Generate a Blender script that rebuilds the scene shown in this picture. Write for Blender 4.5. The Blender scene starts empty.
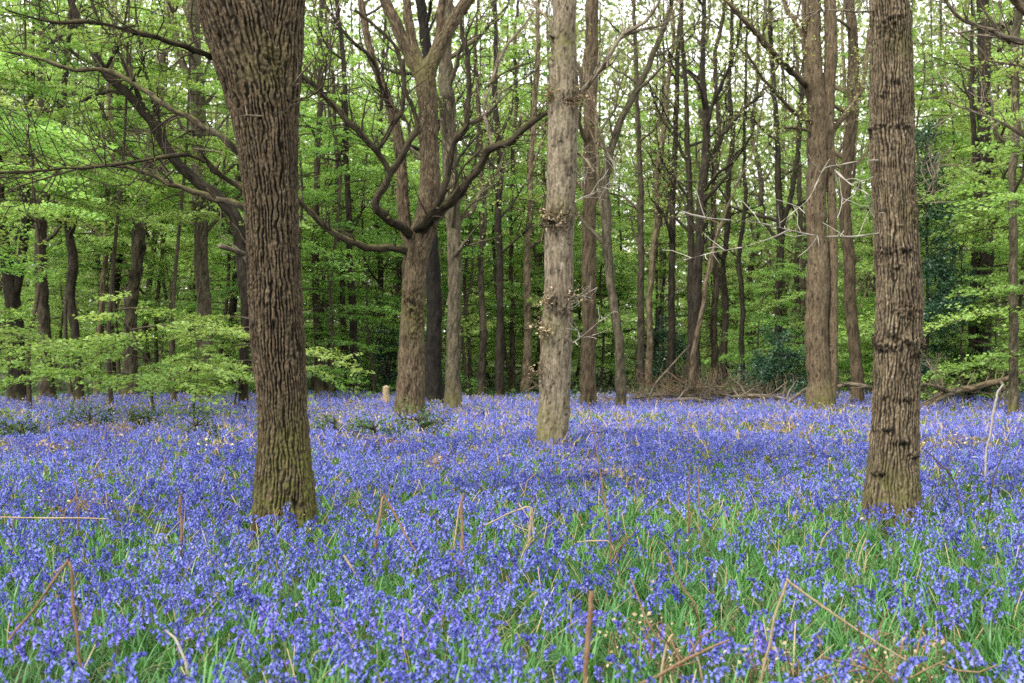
import bpy, math, random
import numpy as np

rng = np.random.default_rng(11)
random.seed(11)
F, CX, HY, CAMZ = 1350.0, 512.0, 350.0, 1.6      # lens in pixels, level camera, eye height
SC = bpy.context.scene
COL = SC.collection


# ------------------------------------------------------------------ numeric helpers
def gz(x, y):
    x = np.asarray(x, float); y = np.asarray(y, float)
    z = 0.05*np.sin(x*.35+1)*np.sin(y*.27+.4) + 0.025*np.sin(x*.9+y*.6)
    r = np.maximum(0, y-44)
    return z + 0.014*r + 0.00008*r*r


def P(px, py, d):
    return np.array([(px-CX)/F*d, d, CAMZ-(py-HY)/F*d])


def X(px, d):
    return (px-CX)/F*d


_G = np.random.default_rng(3).normal(size=(64, 3))
_G /= np.linalg.norm(_G, axis=1)[:, None]


def perlin(p):
    p = np.asarray(p, float)
    i = np.floor(p).astype(np.int64); f = p-i
    u = f*f*f*(f*(f*6-15)+10)
    out = 0
    for dx in (0, 1):
        wx = u[:, 0] if dx else 1-u[:, 0]
        for dy in (0, 1):
            wy = u[:, 1] if dy else 1-u[:, 1]
            for dz in (0, 1):
                wz = u[:, 2] if dz else 1-u[:, 2]
                h = (i[:, 0]+dx)*73856093 ^ (i[:, 1]+dy)*19349663 ^ (i[:, 2]+dz)*83492791
                h = (h ^ (h >> 13))*1274126177
                g = _G[((h >> 9) ^ h) & 63]
                out = out+wx*wy*wz*(g[:, 0]*(f[:, 0]-dx)+g[:, 1]*(f[:, 1]-dy)+g[:, 2]*(f[:, 2]-dz))
    return out*1.5


def fbm(p, o=4):
    s, a = 0, 1.0
    for k in range(o):
        s = s+a*perlin(p*2**k+17.3*k); a *= .5
    return s


def sstep(a, b, x):
    t = np.clip((x-a)/(b-a), 0, 1)
    return t*t*(3-2*t)


def norm(v):
    return v/np.maximum(1e-9, np.linalg.norm(v, axis=-1, keepdims=True))


# ------------------------------------------------------------------ mesh buffer
class Buf:
    def __init__(s):
        s.v, s.q, s.t, s.qm, s.tm, s.a, s.n = [], [], [], [], [], {}, 0

    def add(s, V, q=None, t=None, qm=0, tm=0, **at):
        n = len(V)
        if n == 0:
            return
        s.v.append(np.asarray(V, np.float32))
        if q is not None and len(q):
            s.q.append(np.asarray(q)+s.n); s.qm.append(np.broadcast_to(np.asarray(qm), (len(q),)))
        if t is not None and len(t):
            s.t.append(np.asarray(t)+s.n); s.tm.append(np.broadcast_to(np.asarray(tm), (len(t),)))
        for k in set(list(at)+list(s.a)):
            if k not in s.a:
                w = np.asarray(at[k])
                s.a[k] = [np.zeros((s.n,)+w.shape[1:], np.float32)]
            if k in at:
                s.a[k].append(np.asarray(at[k], np.float32))
            else:
                s.a[k].append(np.zeros((n,)+s.a[k][0].shape[1:], np.float32))
        s.n += n

    def mesh(s, name, mats, smooth=True):
        me = bpy.data.meshes.new(name)
        V = np.concatenate(s.v)
        qs = np.concatenate(s.q).astype(np.int32) if s.q else np.zeros((0, 4), np.int32)
        ts = np.concatenate(s.t).astype(np.int32) if s.t else np.zeros((0, 3), np.int32)
        mi = np.concatenate(s.qm+s.tm).astype(np.int32)
        me.vertices.add(len(V)); me.vertices.foreach_set('co', V.ravel())
        nl = qs.size+ts.size
        me.loops.add(nl); me.loops.foreach_set('vertex_index', np.concatenate([qs.ravel(), ts.ravel()]))
        me.polygons.add(len(qs)+len(ts))
        st = np.concatenate([np.arange(len(qs))*4, qs.size+np.arange(len(ts))*3]).astype(np.int32)
        me.polygons.foreach_set('loop_start', st)
        me.polygons.foreach_set('material_index', mi)
        me.polygons.foreach_set('use_smooth', np.full(len(st), smooth, bool))
        for k, l in s.a.items():
            w = np.concatenate(l)
            if w.ndim == 2:
                at = me.attributes.new(k, 'FLOAT_VECTOR', 'POINT'); at.data.foreach_set('vector', w.ravel())
            else:
                at = me.attributes.new(k, 'FLOAT', 'POINT'); at.data.foreach_set('value', w)
        for m in (mats if isinstance(mats, (list, tuple)) else [mats]):
            me.materials.append(m)
        me.update(); me.validate()
        return me

    def obj(s, name, mats, parent=None, smooth=True):
        o = bpy.data.objects.new(name, s.mesh(name, mats, smooth))
        COL.objects.link(o)
        if parent is not None:
            o.parent = parent
        return o


def tag(o, label, cat, group=None):
    o['label'] = label; o['category'] = cat
    if group:
        o['group'] = group
    return o


def thing(name, label, cat, group=None, loc=(0, 0, 0)):
    o = bpy.data.objects.new(name, None); COL.objects.link(o)
    o.location = loc; o.empty_display_size = .2
    return tag(o, label, cat, group)


def structure(o, kind='structure'):
    o['kind'] = kind
    return o


def dup(root, loc, rotz, scale=1.0, label=None):
    r = root.copy(); COL.objects.link(r)
    r.location = loc; r.rotation_euler = (0, 0, rotz); r.scale = (scale,)*3
    if label:
        r['label'] = label
    for ch in list(root.children):
        c = ch.copy(); COL.objects.link(c); c.parent = r
    return r


# ------------------------------------------------------------------ materials
def new_mat(name):
    m = bpy.data.materials.new(name); m.use_nodes = True
    nt = m.node_tree; nt.nodes.clear()
    out = nt.nodes.new('ShaderNodeOutputMaterial')
    return m, nt, out


def N(nt, typ, **kw):
    n = nt.nodes.new(typ)
    for k, v in kw.items():
        if k in n.bl_rna.properties and not k.startswith('in_'):
            setattr(n, k, v)
    return n


def L(nt, a, b):
    nt.links.new(a, b)


def attr(nt, name):
    n = nt.nodes.new('ShaderNodeAttribute'); n.attribute_name = name
    return n


def mixc(nt, fac, a, b, mode='MIX'):
    n = nt.nodes.new('ShaderNodeMix'); n.data_type = 'RGBA'; n.blend_type = mode
    for sock, val in ((n.inputs[0], fac), (n.inputs[6], a), (n.inputs[7], b)):
        if hasattr(val, 'is_linked'):
            nt.links.new(val, sock)
        elif isinstance(val, (int, float)):
            sock.default_value = val
        else:
            sock.default_value = tuple(val)+(1,)
    return n.outputs[2]


def ramp(nt, fac, stops):
    n = nt.nodes.new('ShaderNodeValToRGB')
    el = n.color_ramp.elements
    while len(el) < len(stops):
        el.new(.5)
    for e, (p, c) in zip(el, stops):
        e.position = p
        e.color = (c, c, c, 1) if isinstance(c, (int, float)) else tuple(c)+(1,)
    nt.links.new(fac, n.inputs[0])
    return n.outputs[0]


def noise(nt, vec, scale, detail=4, rough=.6):
    n = nt.nodes.new('ShaderNodeTexNoise')
    n.inputs['Scale'].default_value = scale; n.inputs['Detail'].default_value = detail
    n.inputs['Roughness'].default_value = rough
    nt.links.new(vec, n.inputs['Vector'])
    return n.outputs['Fac']


def mapping(nt, vec, sc):
    n = nt.nodes.new('ShaderNodeMapping'); n.inputs['Scale'].default_value = sc
    nt.links.new(vec, n.inputs['Vector'])
    return n.outputs[0]


def math_(nt, op, a, b=None):
    n = nt.nodes.new('ShaderNodeMath'); n.operation = op
    for s_, v in zip(n.inputs, (a, b)):
        if v is None:
            continue
        if hasattr(v, 'is_linked'):
            nt.links.new(v, s_)
        else:
            s_.default_value = v
    return n.outputs[0]


MOSS = (.105, .104, .030)


def bark_mat(name, dark, mid, light, fine=22.0, bump=.6, moss=MOSS):
    m, nt, out = new_mat(name)
    oi = nt.nodes.new('ShaderNodeObjectInfo')
    co = attr(nt, 'barkco').outputs['Vector']
    off = nt.nodes.new('ShaderNodeVectorMath'); off.operation = 'ADD'
    sc = nt.nodes.new('ShaderNodeVectorMath'); sc.operation = 'SCALE'; sc.inputs[0].default_value = (13, 7, 29)
    L(nt, oi.outputs['Random'], sc.inputs['Scale'])
    L(nt, co, off.inputs[0]); L(nt, sc.outputs[0], off.inputs[1])
    v = off.outputs[0]
    n1 = noise(nt, mapping(nt, v, (1, 1, .16)), fine, 6, .65)
    n2 = noise(nt, v, 3.2, 4, .6)
    n3 = noise(nt, mapping(nt, v, (1, 1, .6)), fine*2.4, 3, .6)
    c = ramp(nt, n1, [(.30, dark), (.5, mid), (.72, light)])
    c = mixc(nt, ramp(nt, n2, [(.35, 0.0), (.7, .45)]), c, tuple(np.array(light)*np.array([.95, 1.0, .95])))
    c = mixc(nt, ramp(nt, n3, [(.42, .55), (.56, 0.0)]), c, dark)
    # lichen film, pale grey green
    n4 = noise(nt, v, 7, 6, .7)
    c = mixc(nt, ramp(nt, n4, [(.56, 0.0), (.70, .35)]), c, (mid[0]*1.15+.02, mid[1]*1.3+.025, mid[2]*1.15+.02))
    c = mixc(nt, attr(nt, 'crev').outputs['Fac'], c, tuple(np.array(dark)*.38))  # mask paints furrow shade into the bark colour, along with dark burr marks
    mfac = math_(nt, 'MULTIPLY', attr(nt, 'moss').outputs['Fac'], ramp(nt, noise(nt, v, 9, 6, .7), [(.42, .05), (.54, 1.0)]))
    mcol = mixc(nt, noise(nt, v, 30, 3), tuple(np.array(moss)*.55), tuple(np.array(moss)*1.35))
    c = mixc(nt, mfac, c, mcol)
    c = mixc(nt, math_(nt, 'MULTIPLY', attr(nt, 'crev').outputs['Fac'], .55), c, tuple(np.array(dark)*.5))  # the painted crevice shade again, weaker, over the moss
    hv = nt.nodes.new('ShaderNodeHueSaturation'); L(nt, c, hv.inputs['Color'])
    L(nt, math_(nt, 'ADD', math_(nt, 'MULTIPLY', oi.outputs['Random'], .35), .82), hv.inputs['Value'])
    b = nt.nodes.new('ShaderNodeBsdfPrincipled')
    L(nt, hv.outputs[0], b.inputs['Base Color']); b.inputs['Roughness'].default_value = .95
    b.inputs['Specular IOR Level'].default_value = .2
    bp = nt.nodes.new('ShaderNodeBump'); bp.inputs['Strength'].default_value = bump; bp.inputs['Distance'].default_value = .02
    L(nt, math_(nt, 'ADD', n1, math_(nt, 'MULTIPLY', n3, .5)), bp.inputs['Height']); L(nt, bp.outputs[0], b.inputs['Normal'])
    L(nt, b.outputs[0], out.inputs[0])
    return m


def leaf_mat(name, c0, c1, trans=.5, rough=.5, tcol=(1.15, 1.12, .62), spec=.25):
    m, nt, out = new_mat(name)
    oi = nt.nodes.new('ShaderNodeObjectInfo')
    c = mixc(nt, attr(nt, 'tint').outputs['Fac'], c0, c1)
    hv = nt.nodes.new('ShaderNodeHueSaturation'); L(nt, c, hv.inputs['Color'])
    L(nt, math_(nt, 'ADD', math_(nt, 'MULTIPLY', oi.outputs['Random'], .4), .8), hv.inputs['Value'])
    L(nt, math_(nt, 'ADD', math_(nt, 'MULTIPLY', oi.outputs['Random'], .03), .485), hv.inputs['Hue'])
    b = nt.nodes.new('ShaderNodeBsdfPrincipled'); b.inputs['Roughness'].default_value = rough
    b.inputs['Specular IOR Level'].default_value = spec
    L(nt, hv.outputs[0], b.inputs['Base Color'])
    t = nt.nodes.new('ShaderNodeBsdfTranslucent')
    L(nt, mixc(nt, 1.0, hv.outputs[0], tcol, 'MULTIPLY'), t.inputs['Color'])
    mx = nt.nodes.new('ShaderNodeMixShader'); mx.inputs[0].default_value = trans
    L(nt, b.outputs[0], mx.inputs[1]); L(nt, t.outputs[0], mx.inputs[2]); L(nt, mx.outputs[0], out.inputs[0])
    return m


BARK_OAK = bark_mat('oak_bark', (.013, .0095, .006), (.076, .053, .031), (.165, .122, .078), 24, .7)
BARK_PALE = bark_mat('pale_bark', (.048, .038, .026), (.152, .121, .086), (.265, .222, .165), 16, .5)
BARK_TAN = bark_mat('tan_bark', (.022, .016, .010), (.130, .095, .060), (.285, .224, .152), 26, .7)
BARK_BROWN = bark_mat('brown_bark', (.022, .016, .010), (.095, .068, .042), (.18, .136, .088), 18, .6)
BARK_DARK = bark_mat('dark_bark', (.007, .0055, .004), (.026, .020, .014), (.060, .048, .034), 14, .5)  # shade on the inner-wood trunks put into the base colour
BARK_MID = bark_mat('woodland_bark', (.013, .010, .007), (.050, .039, .027), (.105, .083, .059), 14, .5)
BARK_LICHEN = bark_mat('lichen_bark', (.022, .018, .012), (.085, .070, .045), (.16, .135, .092), 14, .5)
BARK_LIMB = bark_mat('mossy_limb_bark', (.010, .008, .005), (.042, .031, .020), (.095, .074, .048), 30, .6)
BARK_BLACK = bark_mat('near_black_bark', (.004, .0035, .003), (.014, .0115, .009), (.030, .025, .019), 14, .5)  # plain near-black bark tone
DEADWOOD = bark_mat('dead_wood', (.06, .047, .034), (.17, .134, .097), (.29, .24, .185), 30, .4)
WHITEWOOD = bark_mat('bleached_wood', (.16, .14, .115), (.29, .26, .22), (.40, .37, .32), 30, .3)
BRACKEN = bark_mat('dry_bracken', (.075, .042, .024), (.16, .095, .055), (.27, .18, .11), 40, .3)
STRAW = bark_mat('dry_straw', (.17, .12, .07), (.31, .235, .145), (.43, .35, .23), 40, .3)
LEAF_BEECH = leaf_mat('beech_leaf', (.135, .265, .062), (.40, .57, .19))
LEAF_OAK = leaf_mat('oak_bud_leaf', (.21, .28, .09), (.45, .53, .22))
LEAF_DARK = leaf_mat('hazel_leaf', (.085, .19, .042), (.24, .41, .11))
LEAF_HOLLY = leaf_mat('holly_leaf', (.014, .048, .026), (.045, .115, .06), .2, .3, (1, 1, .8), .5)
LEAF_BRAMBLE = leaf_mat('bramble_leaf', (.030, .065, .018), (.075, .13, .035), .25)
LEAF_BROWN = leaf_mat('dead_bracken_frond', (.24, .17, .10), (.50, .41, .28), .25, .8, (1, .9, .7), .1)
LEAF_FAR = leaf_mat('far_leaf', (.085, .155, .045), (.42, .53, .23), .4)
GRASS = leaf_mat('grass_blade', (.018, .084, .022), (.115, .27, .075), .35, .4, (1.1, 1.2, .5), .35)
PETAL = leaf_mat('bluebell_petal', (.058, .056, .36), (.31, .33, .87), .35, .55, (1.0, .95, 1.1), .2)
STALK = leaf_mat('bluebell_stalk', (.05, .10, .035), (.10, .16, .05), .2)
STALK_P = leaf_mat('bluebell_pedicel', (.07, .06, .2), (.10, .09, .26), .2)


def ground_mat():
    m, nt, out = new_mat('woodland_floor')
    tc = nt.nodes.new('ShaderNodeTexCoord'); v = tc.outputs['Object']
    c = ramp(nt, noise(nt, v, 9, 6, .7), [(.3, (.012, .016, .007)), (.5, (.03, .042, .014)), (.72, (.075, .058, .03))])
    c = mixc(nt, ramp(nt, noise(nt, v, .5, 4), [(.4, 0.0), (.65, .7)]), c, (.035, .065, .018))
    c = mixc(nt, ramp(nt, noise(nt, v, 45, 3), [(.55, 0.0), (.7, .6)]), c, (.16, .105, .058))
    b = nt.nodes.new('ShaderNodeBsdfPrincipled'); b.inputs['Roughness'].default_value = 1
    L(nt, c, b.inputs['Base Color'])
    bp = nt.nodes.new('ShaderNodeBump'); bp.inputs['Distance'].default_value = .05
    L(nt, noise(nt, v, 30, 4), bp.inputs['Height']); L(nt, bp.outputs[0], b.inputs['Normal'])
    L(nt, b.outputs[0], out.inputs[0])
    return m


# ------------------------------------------------------------------ tubes
def smooth_path(pts, step):
    """Catmull-Rom through rows of (x, y, z, radius), resampled about every step metres."""
    p = np.asarray(pts, float)
    if len(p) < 3:
        p = np.vstack([p[0], p[0]*.5+p[1]*.5, p[1]]) if len(p) == 2 else p
    e = np.vstack([2*p[0]-p[1], p, 2*p[-1]-p[-2]])
    out = []
    for i in range(len(p)-1):
        a, b, c, d = e[i:i+4]
        n = max(2, int(np.linalg.norm(c[:3]-b[:3])/step))
        t = (np.arange(n)/n)[:, None]
        out.append(.5*(2*b+(c-a)*t+(2*a-5*b+4*c-d)*t**2+(3*b-a-3*c+d)*t**3))
    out.append(p[-1:])
    r = np.vstack(out); r[:, 3] = np.maximum(r[:, 3], .0008)
    return r


def tube(B, path, nseg, disp=None, moss_fn=None, cap=True, l0=0.0):
    p, r = path[:, :3], path[:, 3]
    n = len(p)
    T = norm(np.gradient(p, axis=0))
    ref = np.array([1.0, 0, 0]) if abs(T[0, 0]) < .8 else np.array([0, 1.0, 0])
    U = np.empty_like(p); u = ref-T[0]*ref.dot(T[0]); u /= np.linalg.norm(u)
    for i in range(n):
        u = u-T[i]*u.dot(T[i]); u = u/max(1e-9, np.linalg.norm(u)); U[i] = u
    W = np.cross(T, U)
    th = np.arange(nseg)/nseg*2*np.pi
    cs, sn = np.cos(th), np.sin(th)
    D = U[:, None, :]*cs[None, :, None]+W[:, None, :]*sn[None, :, None]
    ll = np.concatenate([[0], np.cumsum(np.linalg.norm(np.diff(p, axis=0), axis=1))])+l0
    R = np.repeat(r[:, None], nseg, 1)
    bc = np.stack([R*cs, R*sn, np.repeat(ll[:, None], nseg, 1)], -1).reshape(-1, 3)
    Pn = (p[:, None, :]+D*R[..., None]).reshape(-1, 3); Dn = D.reshape(-1, 3)
    crev = np.zeros(n*nseg); dsp = np.zeros(n*nseg); moss = np.zeros(n*nseg)
    if disp is not None:
        dsp, crev = disp(bc, Pn, Dn, R.reshape(-1))
    V = Pn+Dn*dsp[:, None]
    if moss_fn is not None:
        moss = moss_fn(V, Dn, bc)
    i = np.arange(n-1)[:, None]*nseg; j = np.arange(nseg)[None, :]; k = (j+1) % nseg
    q = np.stack([i+j, i+k, i+nseg+k, i+nseg+j], -1).reshape(-1, 4)
    t = None
    if cap:
        V = np.vstack([V, p[-1]+T[-1]*r[-1]*.5]); c = n*nseg
        t = np.stack([(n-1)*nseg+np.arange(nseg), (n-1)*nseg+(np.arange(nseg)+1) % nseg, np.full(nseg, c)], -1)
        bc = np.vstack([bc, bc[-1]]); crev = np.append(crev, 0); moss = np.append(moss, 0)
    B.add(V, q=q, t=t, barkco=bc, crev=crev, moss=moss)


def bark_disp(kind, amp=1.0, bumps=(), seed=0.0, roots=0.0, z0=0.0):
    """radial displacement + crevice mask over a trunk; bumps = (point, (sx, sy, sz), height, dark)"""
    def f(bc, Pn, Dn, R):
        q = bc+seed*3.1
        th0 = np.arctan2(bc[:, 1], bc[:, 0])
        if kind in ('oak', 'fissured'):
            oak = kind == 'oak'
            R0 = float(np.percentile(R, 70)); nr = max(9, round(2*math.pi*R0/(.035 if oak else .027)))
            w = 4.6*perlin(q/np.array([.14, .14, .26]))+2.2*perlin(q/np.array([.045, .045, .09])+4)
            w2 = 4.0*perlin(q/np.array([.10, .10, .20])+40)+2.2*perlin(q/np.array([.04, .04, .07])+44)
            f0 = .5+.5*np.cos(nr*th0+w); f1 = .5+.5*np.cos(round(nr*.63)*th0+w2)
            sel = sstep(-.18, .18, perlin(q/np.array([.09, .09, .16])+60))
            f0 = f0*sel+f1*(1-sel)
            n3 = perlin(q/np.array([.035, .035, .05])+31)
            c = sstep(.36, .86, f0)*np.clip(.80+1.0*perlin(q/np.array([.05, .05, .12])+12), .05, 1)
            c = np.maximum(c, .8*sstep(.26, .50, n3)*(.35+.65*f0))
            c = np.clip(c+.22*perlin(q/.014)+.12*perlin(q/.03), 0, 1)*(1.0 if oak else .9)
            d = (-.024 if oak else -.012)*c+.010*fbm(q/.14, 3)+.007*perlin(q/.024)+.004*perlin(q/.011)
        elif kind == 'smooth':
            n = perlin(q/np.array([.03, .03, .16]))
            c = np.clip(sstep(.05, .5, n)*.45+.9*sstep(.42, .66, perlin(q/np.array([.06, .06, .05])+9)), 0, 1)
            d = -.008*c+.010*fbm(q/.22, 3)+.005*perlin(q/np.array([.05, .05, .03]))
        else:
            n = perlin(q/np.array([.05, .05, .22]))
            c = (1-sstep(0, .22, np.abs(n)))*.6
            d = -.010*c+.014*fbm(q/.2, 3)
        d = d*amp
        if roots > 0:
            h = np.maximum(0, Pn[:, 2]-z0)
            th = np.arctan2(bc[:, 1], bc[:, 0])
            d = d+roots*R*np.exp(-h/.22)*(.45+.55*np.sin(th*4+seed)+.3*np.sin(th*7+2*seed))
        for (c0, sz, hgt, dk) in bumps:
            e = (Pn-np.asarray(c0))/np.asarray(sz)
            g = np.exp(-(e**2).sum(1))
            m = g > .01
            if m.any():
                nn = fbm(q[m]/.03, 3) if False else fbm(Pn[m]/np.array([.045, .045, .028]), 3)
                d[m] += hgt*g[m]*(.5+1.5*nn)
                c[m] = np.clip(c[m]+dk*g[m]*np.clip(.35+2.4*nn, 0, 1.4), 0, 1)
        return d, np.clip(c, 0, 1)
    return f


def moss_base(z0, h, side=0.0, amt=1.0, up=0.0, seed=0.0, extra=()):
    def f(V, Dn, bc):
        hh = V[:, 2]-z0+.25*perlin(V/.3+seed)
        m = (1-sstep(h*.35, h, hh))*amt
        m = m*np.clip(1-.7*abs(side)+side*Dn[:, 0]*.9+.2, 0, 1) if side else m
        if up:
            m = np.maximum(m, up*sstep(.15, .75, Dn[:, 2]+.3*perlin(V/.15+seed)))
        for (c0, s, a) in extra:
            m = np.maximum(m, a*np.exp(-(((V-np.asarray(c0))/s)**2).sum(1)))
        return np.clip(m, 0, 1)
    return f


# ------------------------------------------------------------------ branches and leaves
def grow(B, p0, d0, L0, r0, lev, maxlev, twigs, up=.06, wander=.22, spacing=.5, seg=(8, 6, 4, 3), ang=(.5, 1.0), moss=None):
    step = max(.08, L0/ (10 if lev == 0 else 6))
    n = max(4, int(L0/step)+1)
    p = np.array(p0, float); d = np.array(d0, float); pts = [p.copy()]; dirs = [d.copy()]
    for i in range(n-1):
        d = d+rng.normal(0, wander, 3)*(.6 if i < 2 else 1)+np.array([0, 0, up]); d /= np.linalg.norm(d)
        p = p+d*step; pts.append(p.copy()); dirs.append(d.copy())
    t = np.linspace(0, 1, n)
    rad = np.maximum(r0*(1-t)**.75, .0035 if lev else .005)
    path = np.column_stack([np.array(pts), rad])
    tube(B, path, seg[min(lev, 3)], moss_fn=moss, cap=False)
    pts = path[:, :3]
    if lev >= maxlev:
        twigs.append(pts)
        return
    nb = max(2, int(L0/spacing*rng.uniform(.8, 1.2)))
    for k in range(nb):
        tt = rng.uniform(.22, .98) if lev else rng.uniform(.3, 1)
        i = min(n-2, int(tt*(n-1)))
        a = rng.uniform(*ang)
        ax = rng.normal(size=3); dd = dirs[i]
        ax = ax-dd*ax.dot(dd); ax /= np.linalg.norm(ax)
        nd = dd*math.cos(a)+ax*math.sin(a)
        nd[2] += .12; nd /= np.linalg.norm(nd)
        grow(B, pts[i]+(pts[i+1]-pts[i])*rng.random(), nd, L0*rng.uniform(.32, .6)*(1.1-.45*tt), max(.004, rad[i]*rng.uniform(.45, .7)), lev+1, maxlev, twigs, up, wander, spacing*.62, seg, ang, moss)
    if lev == maxlev-1:
        twigs.append(pts[n//2:])


def add_leaves(B, C, size, up=.6, jitter=.3, droop=0.0, tint=None, mat=0, dirs=None):
    """one folded four-corner leaf blade at each centre"""
    C = np.asarray(C, float); n = len(C)
    if n == 0:
        return
    nor = norm(rng.normal(size=(n, 3))*(1-up)+np.array([0, 0, up]))
    a = rng.normal(size=(n, 3)) if dirs is None else dirs+rng.normal(0, .35, (n, 3))
    a[:, 2] -= droop
    a = norm(a-nor*(a*nor).sum(1)[:, None]); b = np.cross(nor, a)
    s = size*rng.uniform(.6, 1.25, n)[:, None]
    w = s*rng.uniform(.28, .4, n)[:, None]
    fold = nor*s*rng.uniform(-.05, .22, n)[:, None]
    c = C+rng.normal(0, jitter*size, (n, 3))
    V = np.stack([c-a*s*.5, c+b*w+fold-a*s*.05, c+a*s*.55-nor*s*.1, c-b*w+fold-a*s*.05], 1).reshape(-1, 3)
    i = np.arange(n)[:, None]*4
    t = np.concatenate([i+np.array([[0, 1, 2]]), i+np.array([[0, 2, 3]])])
    tt = rng.uniform(0, 1, n) if tint is None else np.clip(tint+rng.normal(0, .22, n), 0, 1)
    B.add(V, t=t, tm=mat, tint=np.repeat(tt, 4))


def leafy(B, twigs, per_m, size, spread=.12, **kw):
    cs = []
    for tw in twigs:
        ln = np.linalg.norm(np.diff(tw, axis=0), axis=1).sum()
        k = rng.poisson(ln*per_m)
        if k:
            u = rng.uniform(0, len(tw)-1.001, k); i = u.astype(int)
            cs.append(tw[i]+(tw[i+1]-tw[i])*(u-i)[:, None]+rng.normal(0, spread, (k, 3)))
    if cs:
        c = np.concatenate(cs)
        clump = np.clip(.5+.9*perlin(c/.9+4), 0, 1)
        add_leaves(B, c, size, tint=clump, **kw)


def local(path, base):
    q = np.array(path, float); q[:, :3] -= base
    return q


# ------------------------------------------------------------------ the setting
def make_ground():
    ys = np.concatenate([np.linspace(-30, 4, 12), np.linspace(5, 60, 111), np.linspace(62, 140, 30), np.linspace(150, 900, 26)])
    xs = np.concatenate([np.linspace(-900, -70, 18), np.linspace(-60, 60, 121), np.linspace(70, 900, 18)])
    gx, gy = np.meshgrid(xs, ys)
    z = gz(gx, np.minimum(gy, 170))
    V = np.stack([gx, gy, z], -1).reshape(-1, 3)
    w = len(xs); i = np.arange(len(ys)-1)[:, None]*w; j = np.arange(w-1)[None]
    q = np.stack([i+j, i+j+1, i+w+j+1, i+w+j], -1).reshape(-1, 4)
    B = Buf(); B.add(V, q=q)
    structure(B.obj('ground', ground_mat()))


make_ground()

# ------------------------------------------------------------------ bluebells
def ring_tube(pts, rad, ns):
    pts = np.asarray(pts, float); n = len(pts)
    T = norm(np.gradient(pts, axis=0))
    ref = np.where(np.abs(T[:, 2:3]) < .8, np.array([[0, 0, 1.0]]), np.array([[1.0, 0, 0]]))
    U = norm(np.cross(T, ref)); W = np.cross(T, U)
    th = np.arange(ns)/ns*2*np.pi
    V = (pts[:, None]+(U[:, None]*np.cos(th)[None, :, None]+W[:, None]*np.sin(th)[None, :, None])*np.asarray(rad)[:, None, None]).reshape(-1, 3)
    i = np.arange(n-1)[:, None]*ns; j = np.arange(ns)[None]; k = (j+1) % ns
    return V, np.stack([i+j, i+k, i+ns+k, i+ns+j], -1).reshape(-1, 4)


def bluebell(lod):
    """arrays of one bluebell: stalk buffer and flower-head buffer"""
    S, H = Buf(), Buf()
    h = rng.uniform(.25, .36); nod = rng.uniform(.35, 1.3); lean = rng.uniform(-.04, .06)
    k = 9 if lod == 0 else (6 if lod == 1 else 4)
    t = np.linspace(0, 1, k)
    a = np.clip((t-.6)/.4, 0, 1)**1.5*nod*1.5
    ds = h/(k-1)
    x = np.cumsum(np.concatenate([[0], (np.sin(a[1:])+lean)*ds])); z = np.cumsum(np.concatenate([[0], np.cos(a[1:])*ds]))
    pts = np.stack([x, rng.normal(0, .003, k).cumsum(), z], -1)
    r = np.linspace(.0034, .0016, k)
    V, q = ring_tube(pts, r, 5 if lod == 0 else 3)
    S.add(V, q=q, tint=np.full(len(V), rng.uniform(.2, .9)))
    nb = int(rng.integers(9, 17)) if lod < 2 else int(rng.integers(6, 9))
    if lod == 3:
        nb = 3
    for b in range(nb):
        u = .66+.34*(b+rng.uniform(-.3, .3))/max(1, nb-1); u = min(1, max(.55, u))
        i = min(k-2, int(u*(k-1))); f_ = u*(k-1)-i
        p = pts[i]*(1-f_)+pts[i+1]*f_
        top = (u-.6)/.4
        az = rng.normal(0, .9)+(0 if rng.random() < .75 else math.pi)
        out = np.array([math.cos(az), math.sin(az), 0])
        ped = rng.uniform(.008, .018)*(1.2-.5*top)
        st = p+out*ped+np.array([0, 0, .004])
        dn = norm(out*rng.uniform(.25, .9)+np.array([0, 0, -1.0+.5*top]))
        Ln = rng.uniform(.0195, .0265)*(1.08-.40*top)
        if lod == 2: Ln *= 1.35
        if lod == 3: Ln *= 2.3
        ti = rng.uniform(.25, .95)-.35*top
        if lod == 0:
            V, q = ring_tube([p, st], [.0009, .0007], 3)
            H.add(V, q=q, qm=1, tint=np.full(len(V), .5))
            tt = np.array([0, .18, .55, .85, 1.0]); rr = np.array([.16, .24, .27, .36, .55])*Ln
            ax = [st+dn*Ln*w for w in tt]
            V, q = ring_tube(ax, rr, 6)
            # notched recurved lips: alternate corners pulled up and in
            V = V.reshape(5, 6, 3)
            V[4, ::2] -= dn*Ln*.10; V[4, 1::2] = ax[3]+(V[4, 1::2]-ax[4])*.68
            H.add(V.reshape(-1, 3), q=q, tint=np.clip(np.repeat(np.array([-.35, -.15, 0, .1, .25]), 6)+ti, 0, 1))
        elif lod == 1:
            V, q = ring_tube([st-dn*.004, st+dn*Ln*.6, st+dn*Ln], np.array([.12, .26, .5])*Ln, 4)
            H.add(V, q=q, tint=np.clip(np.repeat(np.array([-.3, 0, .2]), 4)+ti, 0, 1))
        else:
            V, q = ring_tube([st-dn*.004, st+dn*Ln], np.array([.1, .48])*Ln, 3)
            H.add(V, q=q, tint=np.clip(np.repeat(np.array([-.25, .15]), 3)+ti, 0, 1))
    return S, H


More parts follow.
